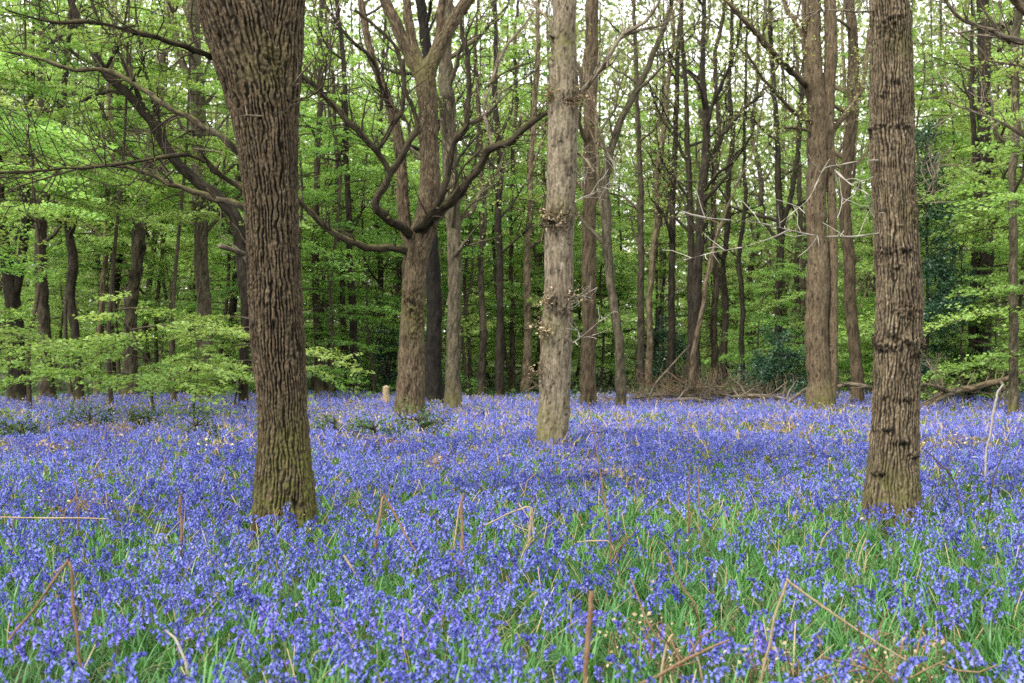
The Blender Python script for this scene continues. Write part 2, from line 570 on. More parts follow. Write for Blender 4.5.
def strap_leaves(n, kmax=4, hmin=.16, hmax=.32, wid=.0048):
    """arching strap leaves from the origin"""
    B = Buf()
    for _ in range(n):
        az = rng.uniform(0, 2*math.pi); Lf = rng.uniform(hmin, hmax); b0 = rng.uniform(.05, .5); b1 = rng.uniform(.3, 1.5)
        t = np.linspace(0, 1, kmax+1); a = b0+b1*t*t
        dx = np.concatenate([[0], np.cumsum(np.sin(a[1:])*Lf/kmax)]); dz = np.concatenate([[0], np.cumsum(np.cos(a[1:])*Lf/kmax)])
        w = wid*np.array([.7, 1, .95, .7, .08])[:kmax+1]*rng.uniform(.6, 1.2)
        d = np.array([math.cos(az), math.sin(az), 0]); s = np.array([-d[1], d[0], 0])
        c = d*dx[:, None]+np.array([0, 0, 1])*dz[:, None]+rng.normal(0, .012, 3)*np.array([1, 1, 0])
        V = np.concatenate([c-s*w[:, None], c+s*w[:, None]])
        j = np.arange(kmax); q = np.stack([j, j+kmax+1, j+kmax+2, j+1], -1)
        ti = rng.uniform(0, 1)
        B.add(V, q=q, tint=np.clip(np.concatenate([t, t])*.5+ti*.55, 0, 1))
    return B


def flat(B):
    V = np.concatenate(B.v); q = np.concatenate(B.q) if B.q else None; t = np.concatenate(B.t) if B.t else None
    return V, q, t, (np.concatenate(B.qm) if B.qm else None), np.concatenate(B.a['tint'])


def scatter(B, protos, pos, mats, scale=(.85, 1.2), tilt=.12):
    """many transformed copies of small meshes written into one buffer; mats maps proto material to slot"""
    ch = rng.integers(0, len(protos), len(pos))
    for i, pr in enumerate(protos):
        pp = pos[ch == i]; n = len(pp)
        if not n:
            continue
        V, q, t, qm, ti = flat(pr)
        a = rng.uniform(0, 2*np.pi, n); c, s = np.cos(a), np.sin(a)
        k = rng.uniform(scale[0], scale[1], n)
        X_ = (V[None, :, 0]*c[:, None]-V[None, :, 1]*s[:, None])*k[:, None]
        Y_ = (V[None, :, 0]*s[:, None]+V[None, :, 1]*c[:, None])*k[:, None]
        Z_ = V[None, :, 2]*k[:, None]
        X_ = X_+Z_*rng.normal(0, tilt, n)[:, None]; Y_ = Y_+Z_*rng.normal(0, tilt, n)[:, None]
        W = np.stack([X_, Y_, Z_], -1)+pp[:, None, :]
        off = (np.arange(n)*len(V))[:, None, None]
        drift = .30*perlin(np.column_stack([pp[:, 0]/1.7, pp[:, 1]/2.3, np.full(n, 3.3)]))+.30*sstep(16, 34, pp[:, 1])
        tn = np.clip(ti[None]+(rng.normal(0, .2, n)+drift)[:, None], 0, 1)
        B.add(W.reshape(-1, 3), q=(q[None]+off).reshape(-1, 4), qm=np.tile(np.array(mats)[qm], n), tint=tn.reshape(-1))


TRUNKS_XY = []          # (x, y, r) kept clear of flowers


def density(x, y):
    """0..1 how thick the flowers stand"""
    p = np.stack([x, y, np.zeros_like(x)], -1)
    n = .5+.62*perlin(p/np.array([1.1, 1.7, 1]))+.45*perlin(p/.42+7)
    big = perlin(p/np.array([3.2, 4.5, 1])+21)
    d = np.clip(.40+.8*n, .12, 1)*np.clip(.86+.75*big, .3, 1)
    px = CX+x/y*F; py = HY+F*1.4/y
    for (cx, cy, sx, sy, k) in GREEN:
        d = d*(1-k*np.exp(-((px-cx)/sx)**2-((py-cy)/sy)**2))
    return d


GREEN = []
for (cx, cy, sx, sy, k) in [(345, 530, 60, 28, .75), (540, 535, 120, 26, .5), (720, 560, 110, 26, .6), (960, 560, 90, 26, .75), (830, 545, 60, 22, .6),
                            (840, 640, 120, 30, .35), (450, 590, 70, 25, .25), (930, 460, 30, 20, .3)]:
    GREEN.append((cx, cy, sx, sy, k*.5))


def sample_field(y0, y1, per_m2, keep=None, wide=.44):
    area = wide*2*(y1*y1-y0*y0)/2
    n = int(area*per_m2)
    y = np.sqrt(rng.uniform(y0*y0, y1*y1, n)); x = rng.uniform(-1, 1, n)*wide*y
    if keep is not None:
        m = rng.random(n) < keep(x, y); x, y = x[m], y[m]
    for (tx, ty, tr) in TRUNKS_XY:
        m = (x-tx)**2+(y-ty)**2 > (tr*1.05)**2; x, y = x[m], y[m]
    return np.stack([x, y, gz(x, y)], -1)


def far_edge(x, y):
    p = np.stack([x, y, np.zeros_like(x)], -1)
    return density(x, y)*(1-sstep(38, 44, y+3*perlin(p/4)))


def make_flowers():
    pos = sample_field(4.5, 11, 76, density)
    px = CX+pos[:, 0]/pos[:, 1]*F; py = HY+F*1.45/pos[:, 1]
    inview = (px > 5) & (px < 1019) & (py < 690)
    order = np.argsort(np.where(inview, pos[:, 1], 1e6))
    front, rest = pos[order[:300]], pos[order[300:]]
    protos = []
    for i in range(10):
        S, H = bluebell(0)
        r = thing('bluebell', 'single violet-blue bluebell nodding in the nearest front rows of the flower carpet', 'bluebell', 'bluebells in the front rows')
        S.obj('stalk', STALK, r)
        H.obj('flower_head', [PETAL, STALK_P], r)
        for _ in range(2):
            strap_leaves(1).obj('leaf', GRASS, r)
        protos.append(r)
    for i, p in enumerate(front):
        if i < 10:
            r = protos[i]; r.location = p; r.rotation_euler = (0, 0, rng.uniform(0, 6.28))
        else:
            r = dup(protos[i % 10], p, rng.uniform(0, 6.28), rng.uniform(.85, 1.15))
            r.rotation_euler = (rng.normal(0, .1), rng.normal(0, .1), rng.uniform(0, 6.28))
    B = Buf()
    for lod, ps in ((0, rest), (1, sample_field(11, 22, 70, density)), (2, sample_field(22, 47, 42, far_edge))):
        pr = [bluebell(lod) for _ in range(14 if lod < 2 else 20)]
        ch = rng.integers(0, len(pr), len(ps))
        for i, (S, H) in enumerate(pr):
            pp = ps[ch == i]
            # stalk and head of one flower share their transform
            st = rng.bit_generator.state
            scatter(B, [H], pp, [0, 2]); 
            end = rng.bit_generator.state
            rng.bit_generator.state = st
            if lod < 2:
                scatter(B, [S], pp, [1])
            rng.bit_generator.state = end
    o = B.obj('bluebell_carpet', [PETAL, STALK, STALK_P]); structure(o, 'stuff')
    o['label'] = 'carpet of bluebells covering the woodland floor'


def make_grass():
    B = Buf()
    inv = lambda x, y: np.clip(1.15-.6*density(x, y), .2, 1)
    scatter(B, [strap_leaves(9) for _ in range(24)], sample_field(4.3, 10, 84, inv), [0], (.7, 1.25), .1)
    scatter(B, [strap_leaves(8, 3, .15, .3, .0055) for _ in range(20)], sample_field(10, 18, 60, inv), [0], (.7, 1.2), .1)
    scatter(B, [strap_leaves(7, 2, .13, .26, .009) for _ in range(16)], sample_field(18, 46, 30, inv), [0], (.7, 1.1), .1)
    o = B.obj('grass', GRASS); structure(o, 'stuff')
    o['label'] = 'green grass and strap leaves growing between the flowers'
    B = Buf()
    for y0, y1, k, w, s in ((4.4, 12, 26, .0024, 1), (12, 20, 26, .004, 1.0), (20, 42, 24, .007, 1)):
        scatter(B, [strap_leaves(2, 3, .2, .42, w) for _ in range(12)], sample_field(y0, y1, k), [0], (.7, 1.15), .3)
    o = B.obj('dry_grass', STRAWLEAF); structure(o, 'stuff')
    o['label'] = 'pale dry grass stems among the flowers'


def make_litter():
    B = Buf()
    for y0, y1, k, sz in ((6, 14, 10, .028), (14, 26, 22, .04), (26, 42, 16, .06)):
        p = sample_field(y0, y1, k, lambda x, y: np.clip(.35+1.6*perlin(np.stack([x/1.3, y/2.0, x*0+50], -1)), .04, 1))
        p[:, 2] += rng.uniform(.12, .36, len(p))
        add_leaves(B, p, sz, up=.35, jitter=.5)
    o = B.obj('dead_fern_litter', LEAF_BROWN); structure(o, 'stuff'); o['label'] = 'bits of tan dead fern caught among the flowers'


STRAWLEAF = leaf_mat('straw_blade', (.30, .20, .10), (.52, .42, .26), .3, .7, (1, .95, .8), .1)


# ------------------------------------------------------------------ trees
def px_path(pts, d):
    out = []
    for q in pts:
        dd = d+(q[3] if len(q) > 3 else 0)
        out.append(np.append(P(q[0], q[1], dd), q[2]/2/F*dd))
    return out


def shifted(B, base):
    B.v = [v-np.asarray(base, np.float32) for v in B.v]
    return B


def limb(B, pts, d, bark_kind, nseg, twigs, kids=6, kid_len=1.0, moss=None, maxlev=2, seed=0.0):
    """a limb along given points, with twigs growing off it"""
    path = smooth_path(px_path(pts, d), .06 if d < 20 else .12)
    path[:, 3] *= .84
    w = .60*path[:, 3]
    s = np.arange(len(path))[:, None]*.11+seed*7
    nz = np.stack([perlin(np.hstack([s, s*0+k, s*0]))+.9*perlin(np.hstack([s*3.3, s*0+k+5, s*0])) for k in range(3)], -1)
    path[:, :3] += nz*w[:, None]*1.3*np.minimum(1, np.arange(len(path))/6)[:, None]
    path[:, 3] *= 1+.30*perlin(np.hstack([s*3.1, s*0+9, s*0]))+.14*perlin(np.hstack([s*9, s*0+3, s*0]))
    tube(B, path, nseg, bark_disp(bark_kind, .55, seed=seed), moss)
    n = len(path)
    for k in range(max(2, kids//2)):          # broken stubs and knots
        i = int(rng.uniform(.1, .9)*(n-1)); v = norm(rng.normal(size=3)); r_ = path[i, 3]*rng.uniform(.35, .6); q0 = path[i, :3]; q1 = q0+v*(path[i, 3]+rng.uniform(.03, .16))
        tube(B, np.array([np.append(q0, r_*1.5), np.append(q0*.4+q1*.6, r_), np.append(q1, r_*.75)]), 6, None, moss)
    for k in range(int(kids*(2.4 if maxlev > 1 else 1))):
        i = int(rng.uniform(.15, .98)*(n-1)); t = path[min(i+1, n-1), :3]-path[max(0, i-1), :3]; t /= np.linalg.norm(t)
        ax = rng.normal(size=3); ax -= t*ax.dot(t); ax /= np.linalg.norm(ax)
        a = rng.uniform(.5, 1.1); dd = t*math.cos(a)+ax*math.sin(a)+np.array([0, 0, .25]); dd /= np.linalg.norm(dd)
        grow(B, path[i, :3], dd, kid_len*rng.uniform(.5, 1.2), max(.005, min(.02, path[i, 3]*rng.uniform(.25, .5))), 1, maxlev, twigs, spacing=kid_len*.38)
    twigs.append(path[n//2:, :3])
    return path


def tree(name, label, d, trunk, bark, kind='rough', nseg=20, step=.12, amp=1.0, forks=(), limbs=(), bumps=(), top=15.0, nbr=13, crown=(14, .075),
         moss_h=.5, moss_side=0.0, moss_amt=.8, moss_up=.0, roots=.25, cat='tree', group=None, brlen=3.2, mossx=(), leaf=None, extra_low=0, br0=.30):
    bx = X(trunk[0][0], d); base = np.array([bx, d, float(gz(bx, d))])
    root = thing(name, label, cat, group, base)
    pp = px_path(trunk, d)
    if d > 39:
        for k_, q_ in enumerate(pp):
            q_[3] *= .92-.22*k_/len(pp)
    pp[0][2] = base[2]-.12
    # carry the stem on above the frame to its real height
    a, b = pp[-2], pp[-1]
    dr = norm((b-a)[:3]); p = b.copy()
    while p[2] < top:
        dr = norm(dr*.8+np.array([rng.normal(0, .06), rng.normal(0, .06), .25])); q = np.append(p[:3]+dr*1.0, p[3]*.88); pp.append(q); p = q
    path = smooth_path(pp, step)
    seed = rng.uniform(0, 50)
    if d > 30:
        u_ = np.arange(len(path))[:, None]*step; wob = np.minimum(1, u_/2)*(.09+.10*(path[0, 3] < .16))
        path[:, :1] += wob*perlin(np.hstack([u_/2.1+seed, u_*0, u_*0]))[:, None]+.035*perlin(np.hstack([u_/.5+seed, u_*0+3, u_*0]))[:, None]
        path[:, 1:2] += wob*perlin(np.hstack([u_/2.4+seed, u_*0+8, u_*0]))[:, None]
        path[:, 3] *= 1+.10*perlin(np.hstack([u_/.35, u_*0+seed, u_*0]))
    bl = [(P(x, y, d-hw), (sx, max(sx, .12), sz), h, dk) for (x, y, hw, sx, sz, h, dk) in bumps]
    TRUNKS_XY.append((bx, d, path[2, 3]*1.25))
    B = Buf(); mo = moss_base(base[2], moss_h, moss_side, moss_amt, moss_up, seed, [(P(x, y, d-hw), s, a_) for (x, y, hw, s, a_) in mossx])
    # only the part in view needs the fine rings
    zt = 1.6+350/F*d+.4
    vis = path[:, 2] < zt
    k = max(4, int(vis.sum()))
    tube(B, path[:k+1], nseg, bark_disp(kind, amp, bl, seed, roots, base[2]), mo, cap=False)
    if k+2 < len(path):
        tube(B, path[k::4] if len(path)-k > 8 else path[k:], max(8, nseg//4), bark_disp(kind, amp, (), seed), mo)
    twigs = []
    for f_ in forks:
        fp = px_path(f_, d); a, b = fp[-2], fp[-1]; dr = norm((b-a)[:3]); p = b.copy(); j = 0
        while p[2] < top*.8 and j < 14:
            dr = norm(dr*.85+np.array([rng.normal(0, .07), rng.normal(0, .07), .2])); p = np.append(p[:3]+dr*.8, p[3]*.84); fp.append(p); j += 1
        fp = smooth_path(fp, step)
        tube(B, fp, max(8, int(nseg*.7)), bark_disp(kind, amp, (), seed+3), mo)
        for j in range(5):
            i = int(rng.uniform(.45, .98)*(len(fp)-1)); az = rng.uniform(0, 6.28)
            grow(B, fp[i, :3], norm(np.array([math.cos(az), math.sin(az), .7])), brlen*rng.uniform(.5, .9), fp[i, 3]*.45, 1, 3, twigs, spacing=.7)
    shifted(B, base).obj('trunk', bark, root)
    for li in limbs:
        opt = li[-1] if isinstance(li[-1], dict) else {}
        pts = li[:-1] if opt else li
        B = Buf()
        ms = moss_base(-9, .01, 0, 0, min(1, 1.5*opt.get('moss', .0 if opt.get('bark') else .6 if d < 30 else .3)), seed)
        dist = d+opt.get('dd', 0)
        limb(B, pts, dist, 'rough', opt.get('seg', 10 if d < 30 else 8), twigs if d > 30 else [], opt.get('kids', 6), opt.get('klen', 1.0), ms, maxlev=1 if opt.get('thin') else 2, seed=rng.uniform(0, 9))
        shifted(B, base).obj('branch', opt.get('bark', BARK_LIMB if d in (11.5, 28.8) else bark), root)
    n = len(path)
    for j in range(nbr+extra_low):
        if j < extra_low:
            i = int(rng.uniform(.25, .5)*(n-1))
        else:
            i = int((br0+(.98-br0)*(j-extra_low+rng.random())/max(1, nbr))*(n-1))
        i = min(i, n-2); az = rng.uniform(0, 6.28)
        B = Buf()
        sc = brlen*rng.uniform(.6, 1.15)*(1-.35*i/n)
        grow(B, path[i, :3], norm(np.array([math.cos(az), math.sin(az), rng.uniform(.3, 1.1)])), sc, min(.07, path[i, 3]*rng.uniform(.35, .6)), 0, 2, twigs, spacing=.55, up=.08)
        shifted(B, base).obj('branch', bark, root)
    if crown and twigs:
        B = Buf(); leafy(B, twigs, crown[0], crown[1])
        if B.n:
            shifted(B, base).obj('crown', leaf or LEAF_OAK, root)
    return root


def main_trees():
    d = 11.5
    tree('oak_tree', 'thick dark furrowed oak trunk leaning left at the front left, moss at its foot', d,
         [(284, 524, 66), (284, 490, 61), (284, 450, 53), (282, 400, 50), (278, 345, 54), (275.5, 300, 54), (273, 250, 52), (271, 200, 55), (268, 150, 60), (262, 105, 67), (250, 55, 74), (236, 0, 80), (222, -50, 66), (205, -110, 54), (180, -200, 44)],
         BARK_OAK, 'oak', 380, .010, .9,
         forks=[[(273, 160, 46), (276, 100, 48), (280, 50, 46), (285, 0, 40), (291, -60, 36), (305, -150, 32)]],
         limbs=[[(262, 62, 9), (236, 64, 9), (215, 58, 8), (187, 47, 7, -.3), (150, 36, 6, -.6), (120, 28, 5, -.7), (90, 22, 4.5, -1), (52, 22, 3.5, -1.2), (5, 9, 2.5, -1.6), {'kids': 8, 'klen': .7}],
                [(262, 168, 8), (246, 160, 8), (225, 140, 8), (205, 126, 7.5, .4), (170, 108, 7, .6), (140, 88, 6, .8), (103, 70, 5.5, 1), (70, 69, 4.5, 1), (35, 57, 3.5, 1.2), (-5, 50, 2.5, 1.3), {'kids': 9, 'klen': .8}],
                [(262, 195, 8), (248, 190, 7.5), (232, 183, 7), (215, 170, 6, -.2), (205, 158, 5, -.3), (198, 148, 4, -.4), {'kids': 2, 'klen': .4}],
                [(205, 162, 5, -.3), (188, 155, 5, -.4), (165, 157, 5, -.5), (130, 163, 4.5, -.8), (90, 167, 4.5, -1), (50, 170, 4, -1.2), (0, 172, 3, -1.5), {'kids': 10, 'klen': .7}],
                [(262, 212, 8), (246, 208, 8), (225, 200, 7.5, .2), (200, 194, 6.5, .3), (168, 182, 5.5, .4), (130, 168, 5, .5), (90, 166, 4, .6), (40, 180, 3.5, .8), (8, 190, 2.5, 1), {'kids': 9, 'klen': .7}],
                [(262, 262, 8), (248, 256, 7.5), (232, 250, 7, -.2), (219, 245, 6, -.3), {'kids': 1, 'klen': .3, 'bark': DEADWOOD}],
                [(282, 97, 4), (288, 92, 3), (300, 75, 2.5, -.3), (318, 52, 2.2, -.4), (331, 12, 1.6, -.5), {'kids': 3, 'klen': .25, 'bark': DEADWOOD, 'thin': 1}],
                [(290, 100, 3), (312, 96, 2, -.3), (325, 80, 1.6, -.4), (326, 50, 1.2, -.4), {'kids': 5, 'klen': .3}],
                [(262, 116, 2, -.25), (240, 116, 1.4, -.4), (228, 125, 1.2, -.5), (222, 160, .9, -.6), {'kids': 3, 'klen': .2, 'bark': DEADWOOD, 'thin': 1}]],
         bumps=[(303, 335, .2, .10, .16, .022, .5), (249, 290, .18, .08, .10, .018, .2), (290, 60, .2, .2, .25, .03, .2), (252, 325, .2, .06, .06, .015, .3)],
         top=9.5, nbr=20, crown=(70, .09), moss_h=1.15, moss_side=.7, moss_amt=1.0, roots=.26, br0=.53, brlen=2.2,  # own crown, its leaves thickened out of view to shade the upper trunk
         mossx=[(268, 60, .3, .22, .45), (306, 470, .15, .36, 1.0), (300, 440, .2, .25, .7), (255, 508, .2, .3, .9), (290, 508, .25, .34, 1.0)])
    d = 11.9
    tree('oak_tree', 'knobbly brown furrowed trunk at the front right with dark ridges across its bark', d,
         [(892, 522, 62), (892, 500, 56), (893, 470, 51), (894.5, 437, 48), (896.5, 390, 46), (898, 350, 47), (899.5, 300, 46), (897, 250, 45), (895, 210, 43), (892.5, 160, 44), (892, 100, 43), (891, 40, 41), (889.5, 0, 39), (888, -50, 38), (885, -150, 34)],
         BARK_TAN, 'fissured', 320, .012, 1.0,
         limbs=[[(885, 163, 4), (869, 160, 2.3, -.2), (845, 164, 2.2, -.3), (825, 168, 2.1, -.4), (818, 180, 1.8, -.5), (810, 197, 1.6, -.6), (795, 211, 1.4, -.8), (776, 226, 1.0, -.9), {'kids': 3, 'klen': .22, 'bark': WHITEWOOD, 'thin': 1}],
                [(835, 170, 2.2, -.4), (850, 184, 2, -.6), (866, 193, 2, -.7), (874, 200, 1.5, -.75), {'kids': 2, 'klen': .2, 'bark': WHITEWOOD}],
                [(885, 232, 4), (868, 235, 2.3, -.2), (840, 237, 2.1, -.4), (812, 235, 1.9, -.6), (785, 229, 1.8, -.8), (760, 223, 1.6, -1), (730, 220, 1.4, -1.2), (700, 217, 1.2, -1.4), (684, 212, 1.2, -1.5), {'kids': 9, 'klen': .26, 'bark': WHITEWOOD, 'thin': 1}],
                [(790, 230, 2, -.8), (765, 240, 1.8, -.9), (738, 248, 1.6, -1), (712, 253, 1.3, -1.1), (684, 260, 1.0, -1.2), {'kids': 4, 'klen': .22, 'bark': WHITEWOOD, 'thin': 1}],
                [(905, 205, 3), (918, 201, 2, -.1), (932, 194, 1.8, -.2), (941, 186, 1.3, -.3), {'kids': 3, 'klen': .2, 'bark': DEADWOOD}],
                [(900, 170, 3), (918, 175, 2, .1), (932, 168, 1.6, .2), (945, 155, 1.2, .3), {'kids': 3, 'klen': .25, 'bark': DEADWOOD}],
                [(880, 10, 4), (860, 12, 3, -.2), (830, 10, 2.4, -.4), (800, 15, 2, -.5), (770, 22, 1.5, -.6), {'kids': 8, 'klen': .4, 'bark': DEADWOOD}]],
         bumps=[(884, 93, .2, .08, .022, .035, .9), (882, 125, .2, .09, .03, .035, .9), (872, 130, .1, .05, .06, .04, .7), (904, 125, .18, .09, .02, .03, .8), (889, 149, .2, .05, .02, .02, .9), (896, 80, .2, .04, .03, .025, .9),
                (881, 252, .18, .10, .05, .035, .9), (898, 268, .2, .05, .035, .03, .9), (906, 250, .18, .09, .03, .03, .8), (898, 225, .2, .06, .02, .02, .7), (882, 210, .2, .05, .02, .02, .9),
                (883, 347, .18, .06, .05, .05, 1.0), (908, 343, .18, .08, .04, .045, 1.0), (896, 350, .2, .03, .03, .03, 1.0), (872, 342, .05, .06, .06, .05, .9), (922, 345, .05, .06, .06, .05, .9), (893, 334, .2, .05, .05, .03, .7), (915, 355, .16, .05, .05, .03, .8), (875, 335, .1, .04, .04, .03, .6),
                (905, 400, .2, .08, .022, .03, .9), (889, 398, .2, .07, .02, .025, .9), (886, 430, .2, .07, .022, .035, .9), (901, 442, .2, .08, .022, .035, .9), (912, 456, .18, .06, .03, .035, .9), (879, 474, .18, .09, .022, .03, .9), (908, 372, .2, .05, .02, .02, .8), (906, 310, .2, .1, .10, .03, .2), (893, 22, .2, .10, .14, .03, .7), (917, 215, .1, .08, .14, .02, .2)],
         top=9.5, nbr=14, crown=(38, .085), moss_h=.55, moss_side=0, moss_amt=.75, roots=.24, br0=.53, brlen=2.2,  # unseen crown made denser so that it shades the top of this stem
         mossx=[(910, 42, .25, .18, .5), (916, 215, .1, .14, .5), (884, 495, .2, .25, .7), (906, 500, .2, .25, .8)])
    d = 20.6
    tree('beech_tree', 'pale grey brown straight trunk near the middle with burr clumps on its bark', d,
         [(551, 449, 36), (552.5, 430, 32), (554.5, 400, 31), (556, 350, 31), (558.5, 300, 29), (559, 240, 29), (560.5, 200, 29), (562.5, 150, 30), (563.5, 100, 30), (564, 70, 27), (564, 40, 24), (565, 0, 23), (566, -40, 22), (568, -110, 20)],
         BARK_PALE, 'smooth', 120, .03, 1.0,
         limbs=[[(570, 98, 7), (581, 92, 6), (597, 73, 5.5, -.2), (612, 52, 5, -.4), (625, 34, 5, -.5), (645, 20, 4, -.6), (658, 4, 3.5, -.7), (668, -15, 3, -.8), {'kids': 8, 'klen': .9, 'bark': DEADWOOD}],
                [(622, 37, 4, -.5), (640, 30, 3.5, -.4), (662, 25, 2.5, -.2), (685, 10, 2, 0), {'kids': 5, 'klen': .7}],
                [(560, 36, 7), (553, 37, 6, -.1), (549, 34, 3.5, -.15), {'kids': 1, 'klen': .3, 'moss': .9}],
                [(572, 150, 4), (580, 155, 3), (588, 163, 3, -.1), (594, 172, 2.4, -.2), {'kids': 3, 'klen': .5}],
                [(570, 205, 2.5), (582, 198, 2, -.2), (600, 190, 1.6, -.4), (622, 172, 1.2, -.6), {'kids': 4, 'klen': .5, 'bark': WHITEWOOD}],
                [(570, 345, 2.5), (580, 338, 1.8, -.2), (592, 328, 1.4, -.4), (603, 318, 1, -.6), {'kids': 2, 'klen': .3, 'bark': WHITEWOOD}],
                [(572, 300, 2.5), (582, 296, 1.8, -.2), (597, 288, 1.2, -.3), {'kids': 2, 'klen': .3, 'bark': WHITEWOOD}],
                [(558, 40, 5), (548, 20, 4, .2), (535, 5, 3.5, .4), (528, -8, 3, .5), {'kids': 4, 'klen': .8}]],
         bumps=[(558, 218, .2, .20, .14, .10, .8), (549, 222, .1, .10, .12, .08, .7), (568, 97, .2, .10, .12, .07, .6), (549, 95, .1, .09, .10, .07, .7), (575, 98, .05, .08, .09, .06, .6), (549, 60, .1, .09, .12, .06, .7), (550, 42, .1, .08, .10, .06, .6),
                (553, 300, .2, .10, .09, .07, .8), (563, 311, .22, .18, .07, .06, .5), (570, 292, .1, .07, .05, .05, .6), (545, 330, .05, .07, .20, .07, .8), (543, 375, .05, .05, .28, .05, .5), (560, 140, .22, .05, .05, .03, .7), (570, 170, .2, .04, .04, .03, .8), (553, 270, .2, .04, .04, .03, .8), (573, 345, .05, .05, .08, .04, .6)],
         top=13, nbr=10, crown=(7, .07), moss_h=.6, moss_side=-.75, moss_amt=.8, roots=.24, br0=.62, brlen=2.4,
         mossx=[(566, 45, .2, .25, .75), (556, 210, .2, .18, .7), (549, 95, .1, .16, .7), (545, 330, .1, .25, .7), (540, 430, .1, .35, .8), (576, 100, .1, .16, .6)])
    pale = [o for o in COL.objects if o.get('label', '').startswith('pale grey brown straight')][0]
    for (x, y, hw, k, ln) in ((556, 216, .25, 26, .3), (549, 224, .2, 16, .25), (568, 100, .25, 16, .22), (548, 92, .22, 14, .22), (577, 99, .2, 10, .2), (546, 330, .24, 26, .22), (548, 302, .25, 14, .25), (571, 296, .2, 8, .2), (541, 372, .2, 14, .16)):
        B = Buf(); tw = []; c0 = P(x, y, d-hw)
        for j in range(k):
            v = rng.normal(size=3)+np.array([(x-559)*.06, -.9, -.2 if j % 2 else .5])
            grow(B, c0+rng.normal(0, .05, 3), norm(v), ln*rng.uniform(.5, 1.3), .005, 1, 1, tw)
        leafy(B, tw, 14, .05, .02)
        for q in (B,):
            q.tm = [np.full(len(m_), 1) for m_ in q.tm]
        shifted(B, pale.location).obj('burr', [BARK_TAN, LEAF_BROWN], pale)
    d = 28.8
